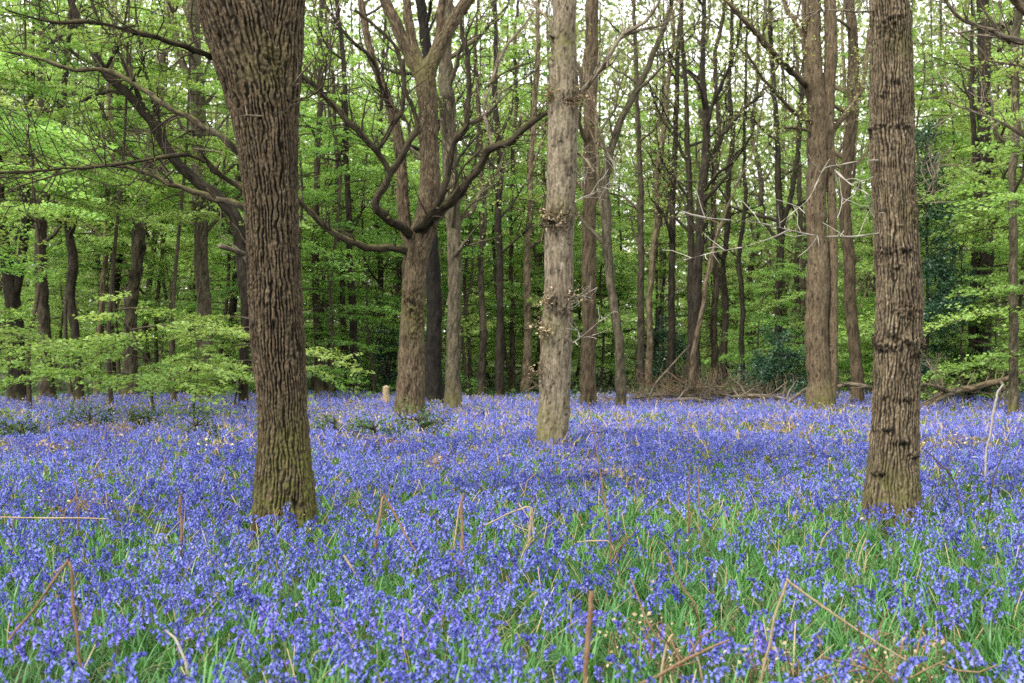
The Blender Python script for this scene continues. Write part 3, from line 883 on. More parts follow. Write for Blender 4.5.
    tree('oak_tree', 'many limbed oak with crooked upturned branches left of the pale middle trunk', d,
         [(409, 424, 34), (410, 405, 30), (411, 380, 28), (412, 340, 25), (413, 300, 23), (415, 265, 25), (420, 240, 26), (427, 215, 23), (430, 180, 20), (429, 140, 19), (428, 105, 20), (426, 75, 21), (433, 60, 15), (443, 40, 14), (457, 15, 13), (472, -8, 12), (490, -50, 10)],
         BARK_BROWN, 'rough', 140, .035, 1.7,
         forks=[[(426, 85, 14), (415, 65, 14), (404, 42, 13), (394, 20, 12), (384, -4, 11), (376, -40, 9)],
                [(424, 75, 11), (413, 45, 10), (408, 15, 9), (405, -20, 8)],
                [(432, 72, 9), (438, 40, 9), (441, 10, 8), (443, -20, 7)],
                [(414, 250, 14), (405, 225, 13), (402, 180, 12), (399, 140, 11), (388, 100, 9), (376, 70, 8), (367, 35, 7), (360, -5, 6)]],
         limbs=[[(412, 252, 11), (395, 248, 10, -.3), (373, 247, 9, -.6), (345, 239, 8, -.9), (325, 228, 7, -1), (306, 209, 6, -1.2), (290, 190, 5, -1.4), {'kids': 5, 'klen': .8, 'moss': .7}],
                [(413, 238, 12), (400, 226, 11, -.5), (385, 219, 10.5, -.9), (377, 211, 10.5, -1.1), (376, 200, 10, -1.2), (383, 187, 9, -1.3), (394, 171, 9, -1.4), (403, 155, 8, -1.5), (410, 143, 7.5, -1.5), (416, 126, 6.5, -1.5), (412, 108, 5.5, -1.6), (405, 88, 5, -1.7), (403, 60, 4, -1.8), {'kids': 9, 'klen': 1.0, 'moss': .6}],
                [(391, 174, 7, -1.4), (383, 160, 7.5, -1.5), (376, 150, 7.5, -1.6), (366, 139, 8, -1.7), (352, 126, 7.5, -1.8), (340, 113, 7, -1.9), (322, 93, 6.5, -2), (303, 76, 6, -2.2), (285, 55, 5, -2.4), {'kids': 12, 'klen': 1.2, 'moss': .6}],
                [(376, 152, 6, -1.6), (388, 134, 6.5, -1.5), (398, 115, 6.5, -1.5), (404, 98, 6, -1.5), (402, 70, 5, -1.5), (396, 48, 5, -1.5), (380, 30, 4.5, -1.5), (355, 10, 4, -1.6), {'kids': 6, 'klen': 1, 'moss': .5}],
                [(418, 238, 13), (430, 222, 12, -.4), (440, 211, 11.5, -.6), (453, 198, 11, -.8), (466, 184, 10.5, -1), (478, 168, 10, -1.2), (490, 151, 10, -1.4), (502, 144, 9.5, -1.6), (514, 140, 9, -1.7), (526, 128, 8.5, -1.8), (538, 115, 7.5, -1.9), (551, 108, 6, -2), (566, 95, 5, -2), {'kids': 7, 'klen': .8, 'moss': .9}],
                [(415, 232, 11), (424, 223, 10, -.6), (435, 208, 9, -.9), (445, 185, 8.5, -1.1), (450, 160, 8, -1.2), (454, 143, 8, -1.3), (463, 132, 7.5, -1.4), (468, 122, 7, -1.4), (469, 95, 6.5, -1.4), (468, 65, 6, -1.5), (463, 40, 5, -1.5), (460, 15, 4, -1.6), {'kids': 12, 'klen': 1.1, 'moss': .6}],
                [(493, 150, 5, -1.4), (488, 128, 4.5, -1.4), (484, 112, 4, -1.3), (487, 95, 4, -1.2), (494, 75, 4, -1), (507, 46, 3.5, -.8), (520, 30, 3, -.7), (534, 10, 2.5, -.6), {'kids': 7, 'klen': .9, 'bark': DEADWOOD}],
                [(485, 88, 3, -1.2), (505, 72, 2.5, -1), (530, 62, 2, -.8), {'kids': 4, 'klen': .8}],
                [(517, 138, 4, -1.7), (519, 126, 4, -1.7), (521, 116, 3, -1.7), {'kids': 2, 'klen': .6}],
                [(405, 120, 5), (385, 95, 5, -.5), (372, 60, 4.5, -1), (350, 40, 4, -1.4), (325, 5, 3.5, -1.6), {'kids': 14, 'klen': 1.3}],
                [(436, 225, 4), (448, 205, 3.5, .3), (462, 170, 3, .6), (480, 150, 2.5, .8), {'kids': 5, 'klen': 1}]],
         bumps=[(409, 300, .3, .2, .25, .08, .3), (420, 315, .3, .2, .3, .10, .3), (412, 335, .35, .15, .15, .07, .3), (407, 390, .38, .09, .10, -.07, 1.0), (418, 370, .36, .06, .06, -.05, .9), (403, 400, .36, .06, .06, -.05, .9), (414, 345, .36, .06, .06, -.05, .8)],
         top=16, nbr=14, crown=(18, .08), moss_h=.7, moss_amt=.75, moss_up=.55, roots=.2, br0=.5, brlen=3,
         mossx=[(424, 68, .2, .5, .7), (418, 315, .3, .5, .55)])
    d = 32.6
    tree('hornbeam_tree', 'smooth brown twin stemmed trunk between the brushwood heap and the front right trunk', d,
         [(821, 416, 31), (820, 400, 27), (819, 370, 24), (818, 320, 23), (817, 250, 21), (816, 200, 20), (818, 150, 20), (818, 110, 21), (813, 60, 19), (810, 0, 18), (808, -30, 17)],
         BARK_BROWN, 'smooth', 70, .05, .9,
         forks=[[(828, 412, 15), (832, 370, 11), (833, 320, 10), (833, 250, 9), (831, 180, 9), (829, 130, 11), (829, 90, 12), (831, 50, 13), (830, 0, 12), (830, -30, 11)]],
         limbs=[[(816, 100, 9), (808, 88, 8.5), (795, 75, 8, -.5), (778, 57, 7.5, -1), (762, 40, 7, -1.4), (745, 22, 6.5, -1.8), (725, -2, 6, -2), {'kids': 9, 'klen': 1.6}],
                [(816, 122, 6), (804, 119, 5, -.3), (790, 108, 4.5, -.6), (775, 92, 4, -1), (758, 72, 3.2, -1.3), (745, 50, 2.4, -1.5), {'kids': 8, 'klen': 1.2}],
                [(822, 148, 7), (832, 133, 7, .1), (845, 116, 6.5, .2), (858, 95, 6, .3), (865, 70, 5.5, .5), (869, 30, 4.5, .6), {'kids': 7, 'klen': 1.4, 'bark': BARK_TAN}],
                [(815, 132, 5), (800, 129, 4, -.3), (782, 128, 3, -.6), {'kids': 3, 'klen': .8}],
                [(813, 60, 6), (800, 30, 5, .3), (785, 5, 4, .6), (775, -20, 3, .8), {'kids': 6, 'klen': 1.4}]],
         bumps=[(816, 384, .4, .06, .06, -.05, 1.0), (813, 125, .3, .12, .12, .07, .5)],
         top=17, nbr=9, crown=(11, .07), moss_h=.9, moss_side=.4, moss_amt=.8, roots=.2, br0=.45, brlen=3)


def mid_trees():
    T = tree
    T('beech_tree', 'dark forked tree at the far left edge parting into two stems low down', 38,
      [(20, 406, 25), (18, 380, 19), (15, 340, 16), (12, 300, 15), (6, 255, 12), (1, 215, 10), (-4, 150, 9)], BARK_DARK, nseg=24,
      forks=[[(14, 300, 10), (21, 265, 9), (25, 225, 9), (27, 180, 8), (26, 140, 7), (31, 110, 5)]],
      limbs=[[(22, 250, 6), (30, 225, 5), (45, 205, 4), (58, 170, 3), {'kids': 6, 'klen': 1.2}]], crown=(24, .085), leaf=LEAF_BEECH)
    T('beech_tree', 'straight grey brown trunk standing behind green sprays near the far left edge', 41,
      [(48, 402, 23), (46, 375, 17), (44, 330, 15), (42, 280, 15), (41, 200, 13), (42, 120, 12), (40, 0, 10)], BARK_MID, nseg=24, extra_low=3, crown=(24, .085), leaf=LEAF_BEECH)
    T('slender_tree', 'thin black wavy stem bending left, right of the straight far left trunk', 38,
      [(80, 406, 12), (78, 370, 10), (75, 330, 9), (71, 295, 9), (73, 262, 10), (67, 225, 8), (62, 180, 7), (64, 100, 6), (70, 20, 5)], BARK_DARK, nseg=14, top=13, nbr=10, crown=(20, .075), leaf=LEAF_BEECH)
    T('slender_tree', 'thin pale brown stem left of the knobbly burred tree', 43,
      [(97, 402, 9), (99, 350, 7), (102, 290, 7), (106, 250, 6), (108, 200, 6), (112, 100, 5), (115, 0, 4)], BARK_TAN, nseg=12, top=15, nbr=11)
    T('burred_tree', 'knobbly burred trunk leaning right behind the low green sprays on the left', 40,
      [(129, 404, 22), (130, 370, 17), (132, 330, 14), (131, 300, 16), (136, 270, 13), (138, 240, 17), (142, 215, 14), (148, 165, 13), (155, 120, 12), (162, 75, 10), (167, 30, 9), (169, -5, 8)], BARK_LICHEN, nseg=30, amp=2.8,
      bumps=[(127, 325, .2, .15, .2, .12, .7), (136, 300, .2, .15, .2, .14, .8), (133, 275, .2, .2, .2, .14, .7), (143, 245, .2, .15, .2, .14, .8), (134, 225, .2, .15, .2, .12, .8), (140, 350, .2, .14, .2, .10, .7), (155, 112, .2, .14, .2, .1, .9)])
    T('beech_tree', 'upright mossy brown trunk forking high, just left of the dark front oak', 38,
      [(204, 406, 20), (204, 375, 16), (204, 330, 14), (203, 270, 14), (200, 210, 14), (198, 140, 14), (196, 60, 13), (192, -5, 12)], BARK_LICHEN, nseg=24,
      forks=[[(197, 100, 10), (187, 75, 8), (179, 52, 7), (172, 10, 6)]], extra_low=2, moss_h=1.2)
    T('slender_tree', 'dark slightly slanted stem directly behind the lower left side of the front oak', 45,
      [(225, 402, 15), (229, 360, 12), (233, 310, 10), (237, 260, 9), (240, 150, 8), (243, 0, 6)], BARK_DARK, nseg=14, nbr=11)
    T('leaning_tree', 'dark tree arching far over to the upper left from behind the front oak', 35,
      [(243, 404, 10), (244, 345, 10), (247, 300, 11), (243, 260, 12), (235, 222, 13), (218, 199, 12), (193, 178, 11), (170, 153, 10), (151, 121, 10), (128, 94, 9), (104, 72, 9), (90, 43, 8), (73, 3, 7), (66, -25, 6)], BARK_DARK, nseg=20, roots=.15,
      limbs=[[(148, 118, 6), (132, 80, 5, .3), (112, 40, 4.5, .6), (95, 10, 4, .8), (85, -20, 3, 1), {'kids': 6, 'klen': 1.2}],
             [(170, 153, 6), (158, 120, 5, .2), (146, 75, 4, .4), (138, 30, 3, .6), (134, -10, 2, .8), {'kids': 7, 'klen': 1.3}],
             [(128, 94, 6), (105, 92, 5, .3), (75, 104, 4, .5), (45, 112, 3, .7), (10, 110, 2, .9), {'kids': 8, 'klen': 1.3}],
             [(104, 72, 5), (118, 45, 4, -.3), (126, 15, 3, -.5), (130, -15, 2, -.6), {'kids': 6, 'klen': 1.2}],
             [(236, 230, 5), (222, 215, 5, .3), (205, 208, 4, .6), (190, 202, 3, .9), {'kids': 4, 'klen': .9}]], top=14, nbr=6)
    T('slender_tree', 'brown stem in the gap right of the front oak', 44,
      [(321, 400, 14), (319, 350, 11), (317, 300, 10), (315, 240, 9), (318, 150, 8), (322, 0, 7)], BARK_MID, nseg=14, nbr=12, extra_low=2)
    T('slender_tree', 'dark thin stem left of the pale stump', 42,
      [(358, 405, 12), (356, 370, 9), (353, 320, 9), (350, 270, 8), (348, 210, 8), (345, 100, 7), (338, 0, 6)], BARK_DARK, nseg=14, nbr=12)
    T('slender_tree', 'second thin stem close beside the dark stem left of the pale stump', 45,
      [(349, 402, 9), (346, 350, 7), (341, 280, 7), (338, 200, 6), (334, 100, 5)], BARK_MID, nseg=12, nbr=11)
    T('beech_tree', 'almost black trunk half hidden behind the many limbed oak', 36,
      [(435, 408, 22), (434, 370, 17), (433, 320, 16), (432, 260, 15), (431, 200, 14), (428, 100, 12), (422, 0, 10)], BARK_BLACK, nseg=22)
    T('hornbeam_tree', 'lichen covered brown trunk standing right of the many limbed oak', 33,
      [(453, 413, 20), (453, 390, 16), (454, 340, 14), (455, 280, 14), (452, 220, 15), (450, 160, 14), (448, 100, 14), (446, 0, 12)], BARK_LICHEN, nseg=30, amp=1.6, moss_h=.8, moss_amt=.6, extra_low=3,
      bumps=[(449, 97, .2, .2, .2, .1, .5), (456, 250, .2, .15, .2, .08, .5), (450, 330, .2, .15, .2, .08, .5)],
      limbs=[[(456, 225, 3), (470, 205, 2.5), (490, 195, 2), {'kids': 4, 'klen': 1}]])
    T('slender_tree', 'slim brown stem first right of the lichen covered trunk', 43,
      [(482, 403, 10), (482, 350, 8), (481, 280, 7), (482, 200, 7), (478, 100, 6)], BARK_MID, nseg=12, nbr=12)
    T('slender_tree', 'dark slim stem second right of the lichen covered trunk', 42,
      [(500, 405, 11), (500, 350, 9), (500, 280, 8), (499, 200, 8), (497, 100, 7), (495, 0, 6)], BARK_DARK, nseg=12, nbr=12, extra_low=2)
    T('slender_tree', 'very thin stem third right of the lichen covered trunk', 47,
      [(512, 400, 7), (513, 340, 6), (511, 260, 5), (513, 150, 5), (518, 0, 4)], BARK_MID, nseg=10, nbr=6)
    T('slender_tree', 'paler stem just left of the pale middle trunk, far behind it', 45,
      [(526, 402, 13), (527, 350, 10), (528, 280, 9), (529, 200, 8), (535, 100, 7), (540, 0, 6)], BARK_TAN, nseg=14, nbr=12)
    T('beech_tree', 'straight dark brown trunk immediately right of the pale middle trunk', 33.5,
      [(588, 414, 19), (588, 395, 16), (588, 350, 15), (589, 280, 14), (590, 210, 14), (590, 140, 13), (591, 70, 13), (592, 0, 13)], BARK_BROWN, nseg=30,
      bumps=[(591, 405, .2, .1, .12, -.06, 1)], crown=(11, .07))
    T('leaning_tree', 'thin crooked tree curving left then leaning right, left of the brushwood heap', 32,
      [(622, 417, 12), (621, 395, 11), (620, 360, 10), (618, 325, 9), (612, 278, 9), (605, 240, 10), (603, 205, 9), (607, 167, 8), (624, 115, 7), (647, 70, 6), (668, 12, 5), (674, -20, 4)], BARK_LICHEN, nseg=18, roots=.1, top=12,
      limbs=[[(604, 225, 6), (599, 190, 5, .1), (598, 150, 4.5, .2), (594, 100, 4, .3), (584, 60, 3, .4), {'kids': 6, 'klen': 1, 'bark': BARK_TAN}]], crown=(4, .06))
    T('slender_tree', 'straight slim stem behind the left end of the brushwood heap', 44,
      [(641, 402, 11), (641, 350, 9), (641, 280, 8), (641, 200, 7), (638, 120, 6), (634, 0, 5)], BARK_MID, nseg=12, nbr=12)
    T('slender_tree', 'light brown slim stem rising from the brushwood heap and leaning right', 46,
      [(648, 398, 10), (649, 350, 8), (651, 290, 7), (655, 220, 7), (662, 150, 6), (668, 90, 5), (672, 0, 4)], BARK_TAN, nseg=12, nbr=12)
    T('slender_tree', 'dark slim stem between the light brown one and the dark trio of trunks', 46,
      [(671, 398, 11), (671, 340, 9), (672, 270, 8), (673, 200, 8), (676, 120, 7), (680, 0, 5)], BARK_DARK, nseg=12, nbr=12)
    T('beech_tree', 'dark trunk behind the brushwood heap branching into a wide fan of limbs', 42,
      [(694, 398, 16), (695, 350, 12), (697, 290, 12), (700, 230, 11), (704, 165, 11), (706, 115, 9), (703, 60, 7), (704, 0, 6)], BARK_DARK, nseg=18, crown=(6, .065),
      limbs=[[(704, 170, 6), (715, 148, 5.5, .3), (728, 128, 5, .6), (745, 108, 4, .8), (765, 92, 3, 1), {'kids': 8, 'klen': 1.4}],
             [(706, 120, 5), (718, 92, 4.5, -.3), (730, 65, 4, -.6), (738, 40, 3, -.8), (742, 5, 2, -1), {'kids': 8, 'klen': 1.4}],
             [(702, 195, 5), (716, 175, 4.5, -.4), (735, 160, 3.5, -.7), (752, 135, 3, -1), {'kids': 6, 'klen': 1.2}]])
    T('beech_tree', 'black stem beside the fan limbed trunk, its branches spreading to the left', 44,
      [(688, 396, 11), (691, 340, 9), (691, 270, 8), (690, 200, 8), (688, 150, 7), (684, 75, 6), (682, 0, 5)], BARK_DARK, nseg=14, crown=(6, .065),
      limbs=[[(689, 165, 4), (676, 140, 3.5, .3), (660, 115, 3, .6), (648, 80, 2.5, .8), {'kids': 7, 'klen': 1.3}]])
    T('leaning_tree', 'pale brown leaning stem crossing in front of the dark trunks at the brushwood heap', 40,
      [(689, 398, 8), (694, 355, 6.5), (701, 310, 5.5), (709, 270, 5), (717, 240, 4.5), (726, 212, 4), (738, 185, 2.5)], BARK_TAN, nseg=12, top=9, nbr=5, roots=.1, crown=(7, .065))
    T('slender_tree', 'slim brown stem right of the dark trunks, over the middle of the brushwood heap', 45,
      [(714, 396, 10), (715, 340, 8), (716, 290, 7), (714, 230, 7), (716, 120, 6), (722, 0, 5)], BARK_MID, nseg=12, nbr=11, crown=(7, .065))
    T('slender_tree', 'slim dark stem paired with its brown neighbour over the right half of the brushwood heap', 47,
      [(724, 396, 9), (724, 340, 8), (725, 280, 7), (728, 220, 7), (730, 120, 6), (733, 0, 5)], BARK_DARK, nseg=12, nbr=11, crown=(7, .065))
    T('slender_tree', 'lone black pole thin stem over the right end of the brushwood heap', 43,
      [(742, 400, 8), (742, 340, 6), (742, 280, 6), (743, 220, 5), (745, 120, 4), (748, 20, 3)], BARK_DARK, nseg=12, nbr=6, top=13, crown=(7, .065))
    T('beech_tree', 'dark trunk rising behind the low holly left of the twin stemmed trunk', 46,
      [(777, 398, 12), (778, 340, 9), (779, 280, 9), (780, 215, 9), (777, 140, 7), (772, 50, 6), (768, 0, 5)], BARK_DARK, nseg=14, crown=(7, .065),
      forks=[[(780, 230, 6), (790, 200, 5), (797, 160, 5), (802, 100, 4), (806, 40, 3)]])
    T('slender_tree', 'slim stem close behind the left side of the twin stemmed trunk', 50,
      [(798, 394, 9), (797, 330, 8), (798, 260, 7), (800, 200, 6), (798, 100, 5)], BARK_MID, nseg=12, nbr=10, crown=(7, .065))
    T('beech_tree', 'curved dark brown trunk between the twin stemmed and the front right trunk', 36,
      [(858, 406, 15), (857, 380, 13), (854, 340, 12), (849, 280, 12), (845, 225, 12), (848, 160, 12), (853, 110, 12), (853, 50, 11), (850, 0, 10)], BARK_BROWN, nseg=26, crown=(11, .07))
    T('ivy_tree', 'dark ivy clad trunk right of the holly on the right side', 38,
      [(980, 402, 19), (983, 350, 16), (985, 280, 15), (985, 200, 14), (984, 100, 13), (983, 0, 12)], BARK_DARK, nseg=26, crown=(18, .075), leaf=LEAF_BEECH,
      forks=[[(972, 398, 9), (972, 330, 8), (974, 270, 7), (977, 200, 6), (972, 100, 5)]])
    T('slender_tree', 'slim spotted grey stem near the right edge behind the fallen log', 31,
      [(1013, 416, 12), (1013, 390, 10), (1014, 340, 9), (1014, 280, 9), (1014, 200, 8), (1013, 120, 8), (1016, 50, 8), (1019, 0, 8)], BARK_LICHEN, nseg=20, crown=(6, .07))
    T('oak_tree', 'oak beyond the right edge whose bare limbs reach into the upper right corner', 15,
      [(1108, 490, 60), (1108, 440, 50), (1107, 300, 46), (1104, 100, 42), (1100, -50, 38)], BARK_BROWN, nseg=40, step=.08, top=11, nbr=6,
      limbs=[[(1104, 80, 12), (1070, 62, 9), (1024, 42, 8, -.2), (990, 31, 6.5, -.4), (968, 22, 5.5, -.5), (950, 8, 4.5, -.6), (940, -12, 3.5, -.7), {'kids': 9, 'klen': .7, 'bark': DEADWOOD}],
             [(1104, 190, 9), (1060, 160, 6), (1024, 136, 4.5, -.2), (1000, 122, 3.6, -.4), (975, 112, 2.6, -.5), (945, 100, 1.8, -.6), {'kids': 9, 'klen': .5, 'bark': DEADWOOD}],
             [(1010, 44, 4, -.2), (990, 20, 3, -.3), (975, -5, 2.4, -.4), {'kids': 4, 'klen': .5, 'bark': DEADWOOD}],
             [(1104, 110, 8), (1060, 85, 5), (1020, 66, 3, .4), (985, 60, 2, .6), (960, 45, 1.5, .8), {'kids': 8, 'klen': .5}]])


# generic woodland trees, a few shapes copied many times
def far_tree_proto(label, group, bark, leaf, dens, size):
    root = thing('woodland_tree', label, 'tree', group)
    h = rng.uniform(15, 20); r = rng.uniform(.08, .15)
    n = 9; z = np.linspace(-.15, h, n)
    w = np.cumsum(rng.normal(0, .16, (n, 2)), 0); w -= w[0]
    rad = r*(1-np.linspace(0, 1, n))**.6+.015; rad[0] *= 1.35
    path = smooth_path(np.column_stack([w, z, rad]), .4)
    B = Buf(); seed = rng.uniform(0, 40)
    tube(B, path, 10, bark_disp('rough', 1.0, (), seed), moss_base(0, .8, 0, .6))
    tw = []
    for k in range(26):
        t = rng.uniform(.16, .97); i = int(t*(len(path)-1)); az = rng.uniform(0, 6.28)
        grow(B, path[i, :3], norm(np.array([math.cos(az), math.sin(az), rng.uniform(.3, 1.4)])), rng.uniform(1.6, 4.2)*(1.15-.5*t), min(.055, path[i, 3]*.45), 0, 2, tw, spacing=.7, seg=(6, 4, 3, 3))
    B.obj('trunk', bark, root)
    B = Buf(); leafy(B, tw, dens, size, .16); B.obj('crown', leaf, root)
    return root


def beech_proto(label, group, leaf=None, h=None, dens=1.0, cat='young tree', low=.8):
    """young beech: level fans of twigs with leaves laid flat along them"""
    root = thing('young_beech', label, cat, group) if group else thing('leafy_sapling', label, cat)
    h = h or rng.uniform(7, 10)
    n = 8; z = np.linspace(-.1, h, n); w = np.cumsum(rng.normal(0, .14, (n, 2)), 0); w -= w[0]
    path = smooth_path(np.column_stack([w, z, .055*(.4 if h < 3 else 1)*(1-np.linspace(0, 1, n))**.8+.008]), .25)
    B = Buf(); tube(B, path, 7, moss_fn=moss_base(0, .5, 0, .5))
    C, D, Tn = [], [], []
    zz = low
    while zz < h*.98:
        i = min(len(path)-2, int(zz/h*(len(path)-1))); az = rng.uniform(0, 6.28)
        u = zz/h
        Lb = (1.1+1.9*math.sin(math.pi*min(1, u*.8+.2)))*rng.uniform(.55, 1.15)
        m = 9; t = np.linspace(0, 1, m)
        rise = rng.uniform(-.05, .35); a = np.array([math.cos(az), math.sin(az), 0]); s = np.array([-a[1], a[0], 0])
        bp = path[i, :3]+a*(t*Lb)[:, None]+np.array([0, 0, 1])*((rise*t-.32*t*t)*Lb)[:, None]+s*(rng.normal(0, .12)*Lb*t*t)[:, None]
        tube(B, np.column_stack([bp, .018*(1-t)+.003]), 4, cap=False)
        tone = rng.uniform(.1, .9)
        k = int(Lb/.14)
        for j in range(k):
            tt = .18+.82*(j+rng.random())/k; q = bp[min(m-2, int(tt*(m-1)))]*1.0; f_ = tt*(m-1)-int(tt*(m-1)); q = q+(bp[min(m-1, int(tt*(m-1))+1)]-q)*f_
            sd = 1 if j % 2 else -1
            Lt = Lb*.42*(1.05-.75*tt)*rng.uniform(.5, 1.2)+.12
            dd = norm(a*.75+s*sd*rng.uniform(.5, 1.1)+np.array([0, 0, rng.normal(-.06, .10)]))
            if j % 2 == 0:
                tube(B, np.column_stack([[q, q+dd*Lt*.6, q+dd*Lt+np.array([0, 0, -.05*Lt])], [.005, .004, .002]]), 3, cap=False)
            c = rng.poisson(Lt*34*dens)
            if c:
                v = rng.uniform(.1, 1.05, c)[:, None]
                C.append(q+dd*Lt*v+rng.normal(0, 1, (c, 3))*np.array([.05, .05, .025])); D.append(np.tile(dd, (c, 1))); Tn.append(np.full(c, tone)+rng.normal(0, .1))
        zz += rng.uniform(.16, .34)*(.6 if h < 3 else 1)
    B.obj('trunk', BARK_MID, root)
    B = Buf(); add_leaves(B, np.concatenate(C), .088, up=.72, jitter=.2, tint=np.concatenate(Tn), dirs=np.concatenate(D))
    B.obj('crown', leaf or LEAF_BEECH, root)
    return root


def woods():
    # --- young beeches
    g = 'young beeches under the tall trees'
    lb = 'young beech with level sprays of fresh green leaves among the tall trunks'
    pr = [beech_proto(lb, g) for _ in range(6)]
    pd = [beech_proto(lb, g, LEAF_DARK) for _ in range(3)]
    spots = []
    # px, depth, scale
    for x, d, s in [(-110, 22, 1.0), (170, 43, .7), (230, 44, .9), (110, 47, .8), (60, 49, .9), (20, 50, 1.0), (195, 30.5, .35),
                    (290, 40, 1.1), (335, 46, 1.2), (375, 44, .9), (310, 52, 1.5), (470, 45, 1.0), (515, 47, 1.15), (545, 50, 1.2), (490, 54, 1.5), (395, 54, 1.4), (600, 48, .9), (575, 55, 1.3), (650, 54, 1.2),
                    (755, 44, .55), (800, 46, .6), (775, 50, .8), (838, 42, .75), (870, 46, .9), (720, 54, .8), (1000, 40, 1.2), (955, 44, 1.25), (920, 46, 1.3), (1040, 36, 1.3), (1010, 50, 1.5), (965, 36, .6), (940, 52, 1.5), (990, 46, .7), (1075, 30, 1.2)]:
        spots.append((X(x, d), d, s))
    for k in range(62):
        d = rng.uniform(50, 88); x = rng.uniform(-.5, .5)*d
        s = rng.uniform(.7, 1.45)
        if -.02 < x/d-.16 < .10:
            s *= .7
        spots.append((x, d, s))
    lg = 'low leafy hornbeam spreading bright green layers above the flowers'
    for x, dd, s_, lb_ in ((165, 31, 1.2, 'low leafy sapling with bright layered sprays left of the front oak'), (-5, 33, 1.2, 'low leafy sapling with bright sprays at the left edge under the forked tree'), (772, 46, 1.2, 'low bright green sapling left of the twin stemmed trunk'), (1000, 36, 1.2, 'low bright green sapling behind the fallen log'), (235, 33, 1.1, 'low leafy sapling peeping out from behind the front oak'), (868, 42, 1.3, 'low green sapling behind the curved trunk beside the front right trunk')):
        r = beech_proto(lb_, None, LEAF_BEECH, 2.5, 1.35, 'sapling', .75)
        r.name = 'leafy_sapling'; r.location = (X(x, dd), dd, float(gz(X(x, dd), dd))); r.scale = (s_,)*3; r.rotation_euler = (0, 0, rng.uniform(0, 6.28))
    used = set()
    for k, (x, d, s) in enumerate(spots):
        i = int(rng.integers(0, 9)); ps = pr+pd
        if k < 7 and i > 5:
            i -= 5
        loc = (x, d, float(gz(x, d)))
        if i not in used:
            used.add(i); r = ps[i]; r.location = loc; r.scale = (s,)*3; r.rotation_euler = (0, 0, rng.uniform(0, 6.28))
        else:
            dup(ps[i], loc, rng.uniform(0, 6.28), s)
    for i in range(9):
        if i not in used:
            d = 60+i; ps[i].location = (X(100+90*i, d), d, float(gz(X(100+90*i, d), d)))
    gt = 'tall young beeches with bare lower stems'
    lt = 'tall thin beech holding pale green leaf layers high above a bare stem'
    pt = [beech_proto(lt, gt, LEAF_BEECH, rng.uniform(11, 13), 1.25, 'young tree', lo) for lo in (3.2, 4.0, 5.0)]
    for k, (x, dd, s_) in enumerate([(-80, 24, 1.0), (72, 43, 1.2), (500, 47, 1.15), (120, 44, 1.2), (215, 43, 1.15), (18, 44, 1.25), (95, 47, 1.3), (160, 48, 1.3), (-20, 47, 1.3), (330, 41, 1.1), (300, 48, 1.2), (470, 46, 1.1), (545, 48, 1.2), (385, 47, 1.2), (660, 56, 1.2), (725, 58, 1.2), (930, 43, 1.1), (1000, 44, 1.15), (1060, 38, 1.1), (965, 50, 1.2), (-60, 36, 1.1), (780, 58, 1.1), (610, 56, 1.2), (170, 46, 1.2), (260, 52, 1.2), (1020, 52, 1.2), (350, 56, 1.3), (440, 58, 1.3)]):
        loc = (X(x, dd), dd, float(gz(X(x, dd), dd)))
        if k < 3:
            pt[k].location = loc; pt[k].scale = (s_,)*3
        else:
            dup(pt[k % 3], loc, rng.uniform(0, 6.28), s_)
    for x, dd, s_ in ((30, 33, 1.0), (112, 35, 1.05), (175, 36, 1.05), (-30, 32, 1.0)):
        dup(pt[2], (X(x, dd), dd, float(gz(X(x, dd), dd))), rng.uniform(0, 6.28), s_)
    # --- tall trees of the inner wood
    g = 'tall trees deep in the wood'
    lb = 'tall straight tree deep in the wood behind the bluebell clearing'
    pr = [far_tree_proto(lb, g, [BARK_DARK, BARK_MID, BARK_MID, BARK_TAN][i % 4], [LEAF_OAK, LEAF_BEECH, LEAF_OAK, LEAF_DARK][i % 4], [26, 36, 22, 30][i % 4], [.085, .095, .08, .09][i % 4]) for i in range(8)]
    sp = []
    tries = 0
    while len(sp) < 46 and tries < 4000:
        tries += 1
        d = rng.uniform(46, 92); x = rng.uniform(-.48, .48)*d
        if all((x-a)**2+(d-b)**2 > 2.0 for a, b in sp):
            sp.append((x, d))
    for k, (x, d) in enumerate(sp):
        loc = (x, d, float(gz(x, d))-.05); s = rng.uniform(.75, 1.1)
        if k < 8:
            r = pr[k]; r.location = loc; r.scale = (s,)*3
        else:
            dup(pr[k % 8], loc, rng.uniform(0, 6.28), s)
    # --- the far-off wood that reads as one mass
    B = Buf()
    n = 330000
    d = rng.uniform(88, 135, n); x = rng.uniform(-.52, .52, n)*d; z = rng.uniform(0, 1, n)**1.25*32
    p = np.stack([x, d, z], -1)
    side_ = CX+x/d*F; side_ = .55*(1-sstep(230, 420, side_))+.45*sstep(840, 930, side_)
    keep = rng.random(n) < np.clip(side_*1.5+1.75-.062*z+3.2*np.clip(z/17, .2, 1)*perlin(p/4.6)+.4*perlin(p/1.3), 0, 1)
    p = p[keep]; p[:, 2] += gz(p[:, 0], p[:, 1])
    add_leaves(B, p, .46, up=.3, tint=np.clip(.5+.8*perlin(p/2.5), 0, 1))
    for k in range(110):
        dd = rng.uniform(86, 130); xx = rng.uniform(-.52, .52)*dd; z0 = float(gz(xx, dd)); r = rng.uniform(.08, .2)
        lean = rng.normal(0, .5, 2)
        tube(B, smooth_path([(xx, dd, z0-.2, r*1.2), (xx+lean[0]*.4, dd, z0+8, r*.8), (xx+lean[0], dd+lean[1], z0+26, r*.3)], 2), 5)
        B.tm[-1] = np.full(len(B.tm[-1]), 1); B.qm[-1] = np.full(len(B.qm[-1]), 1)
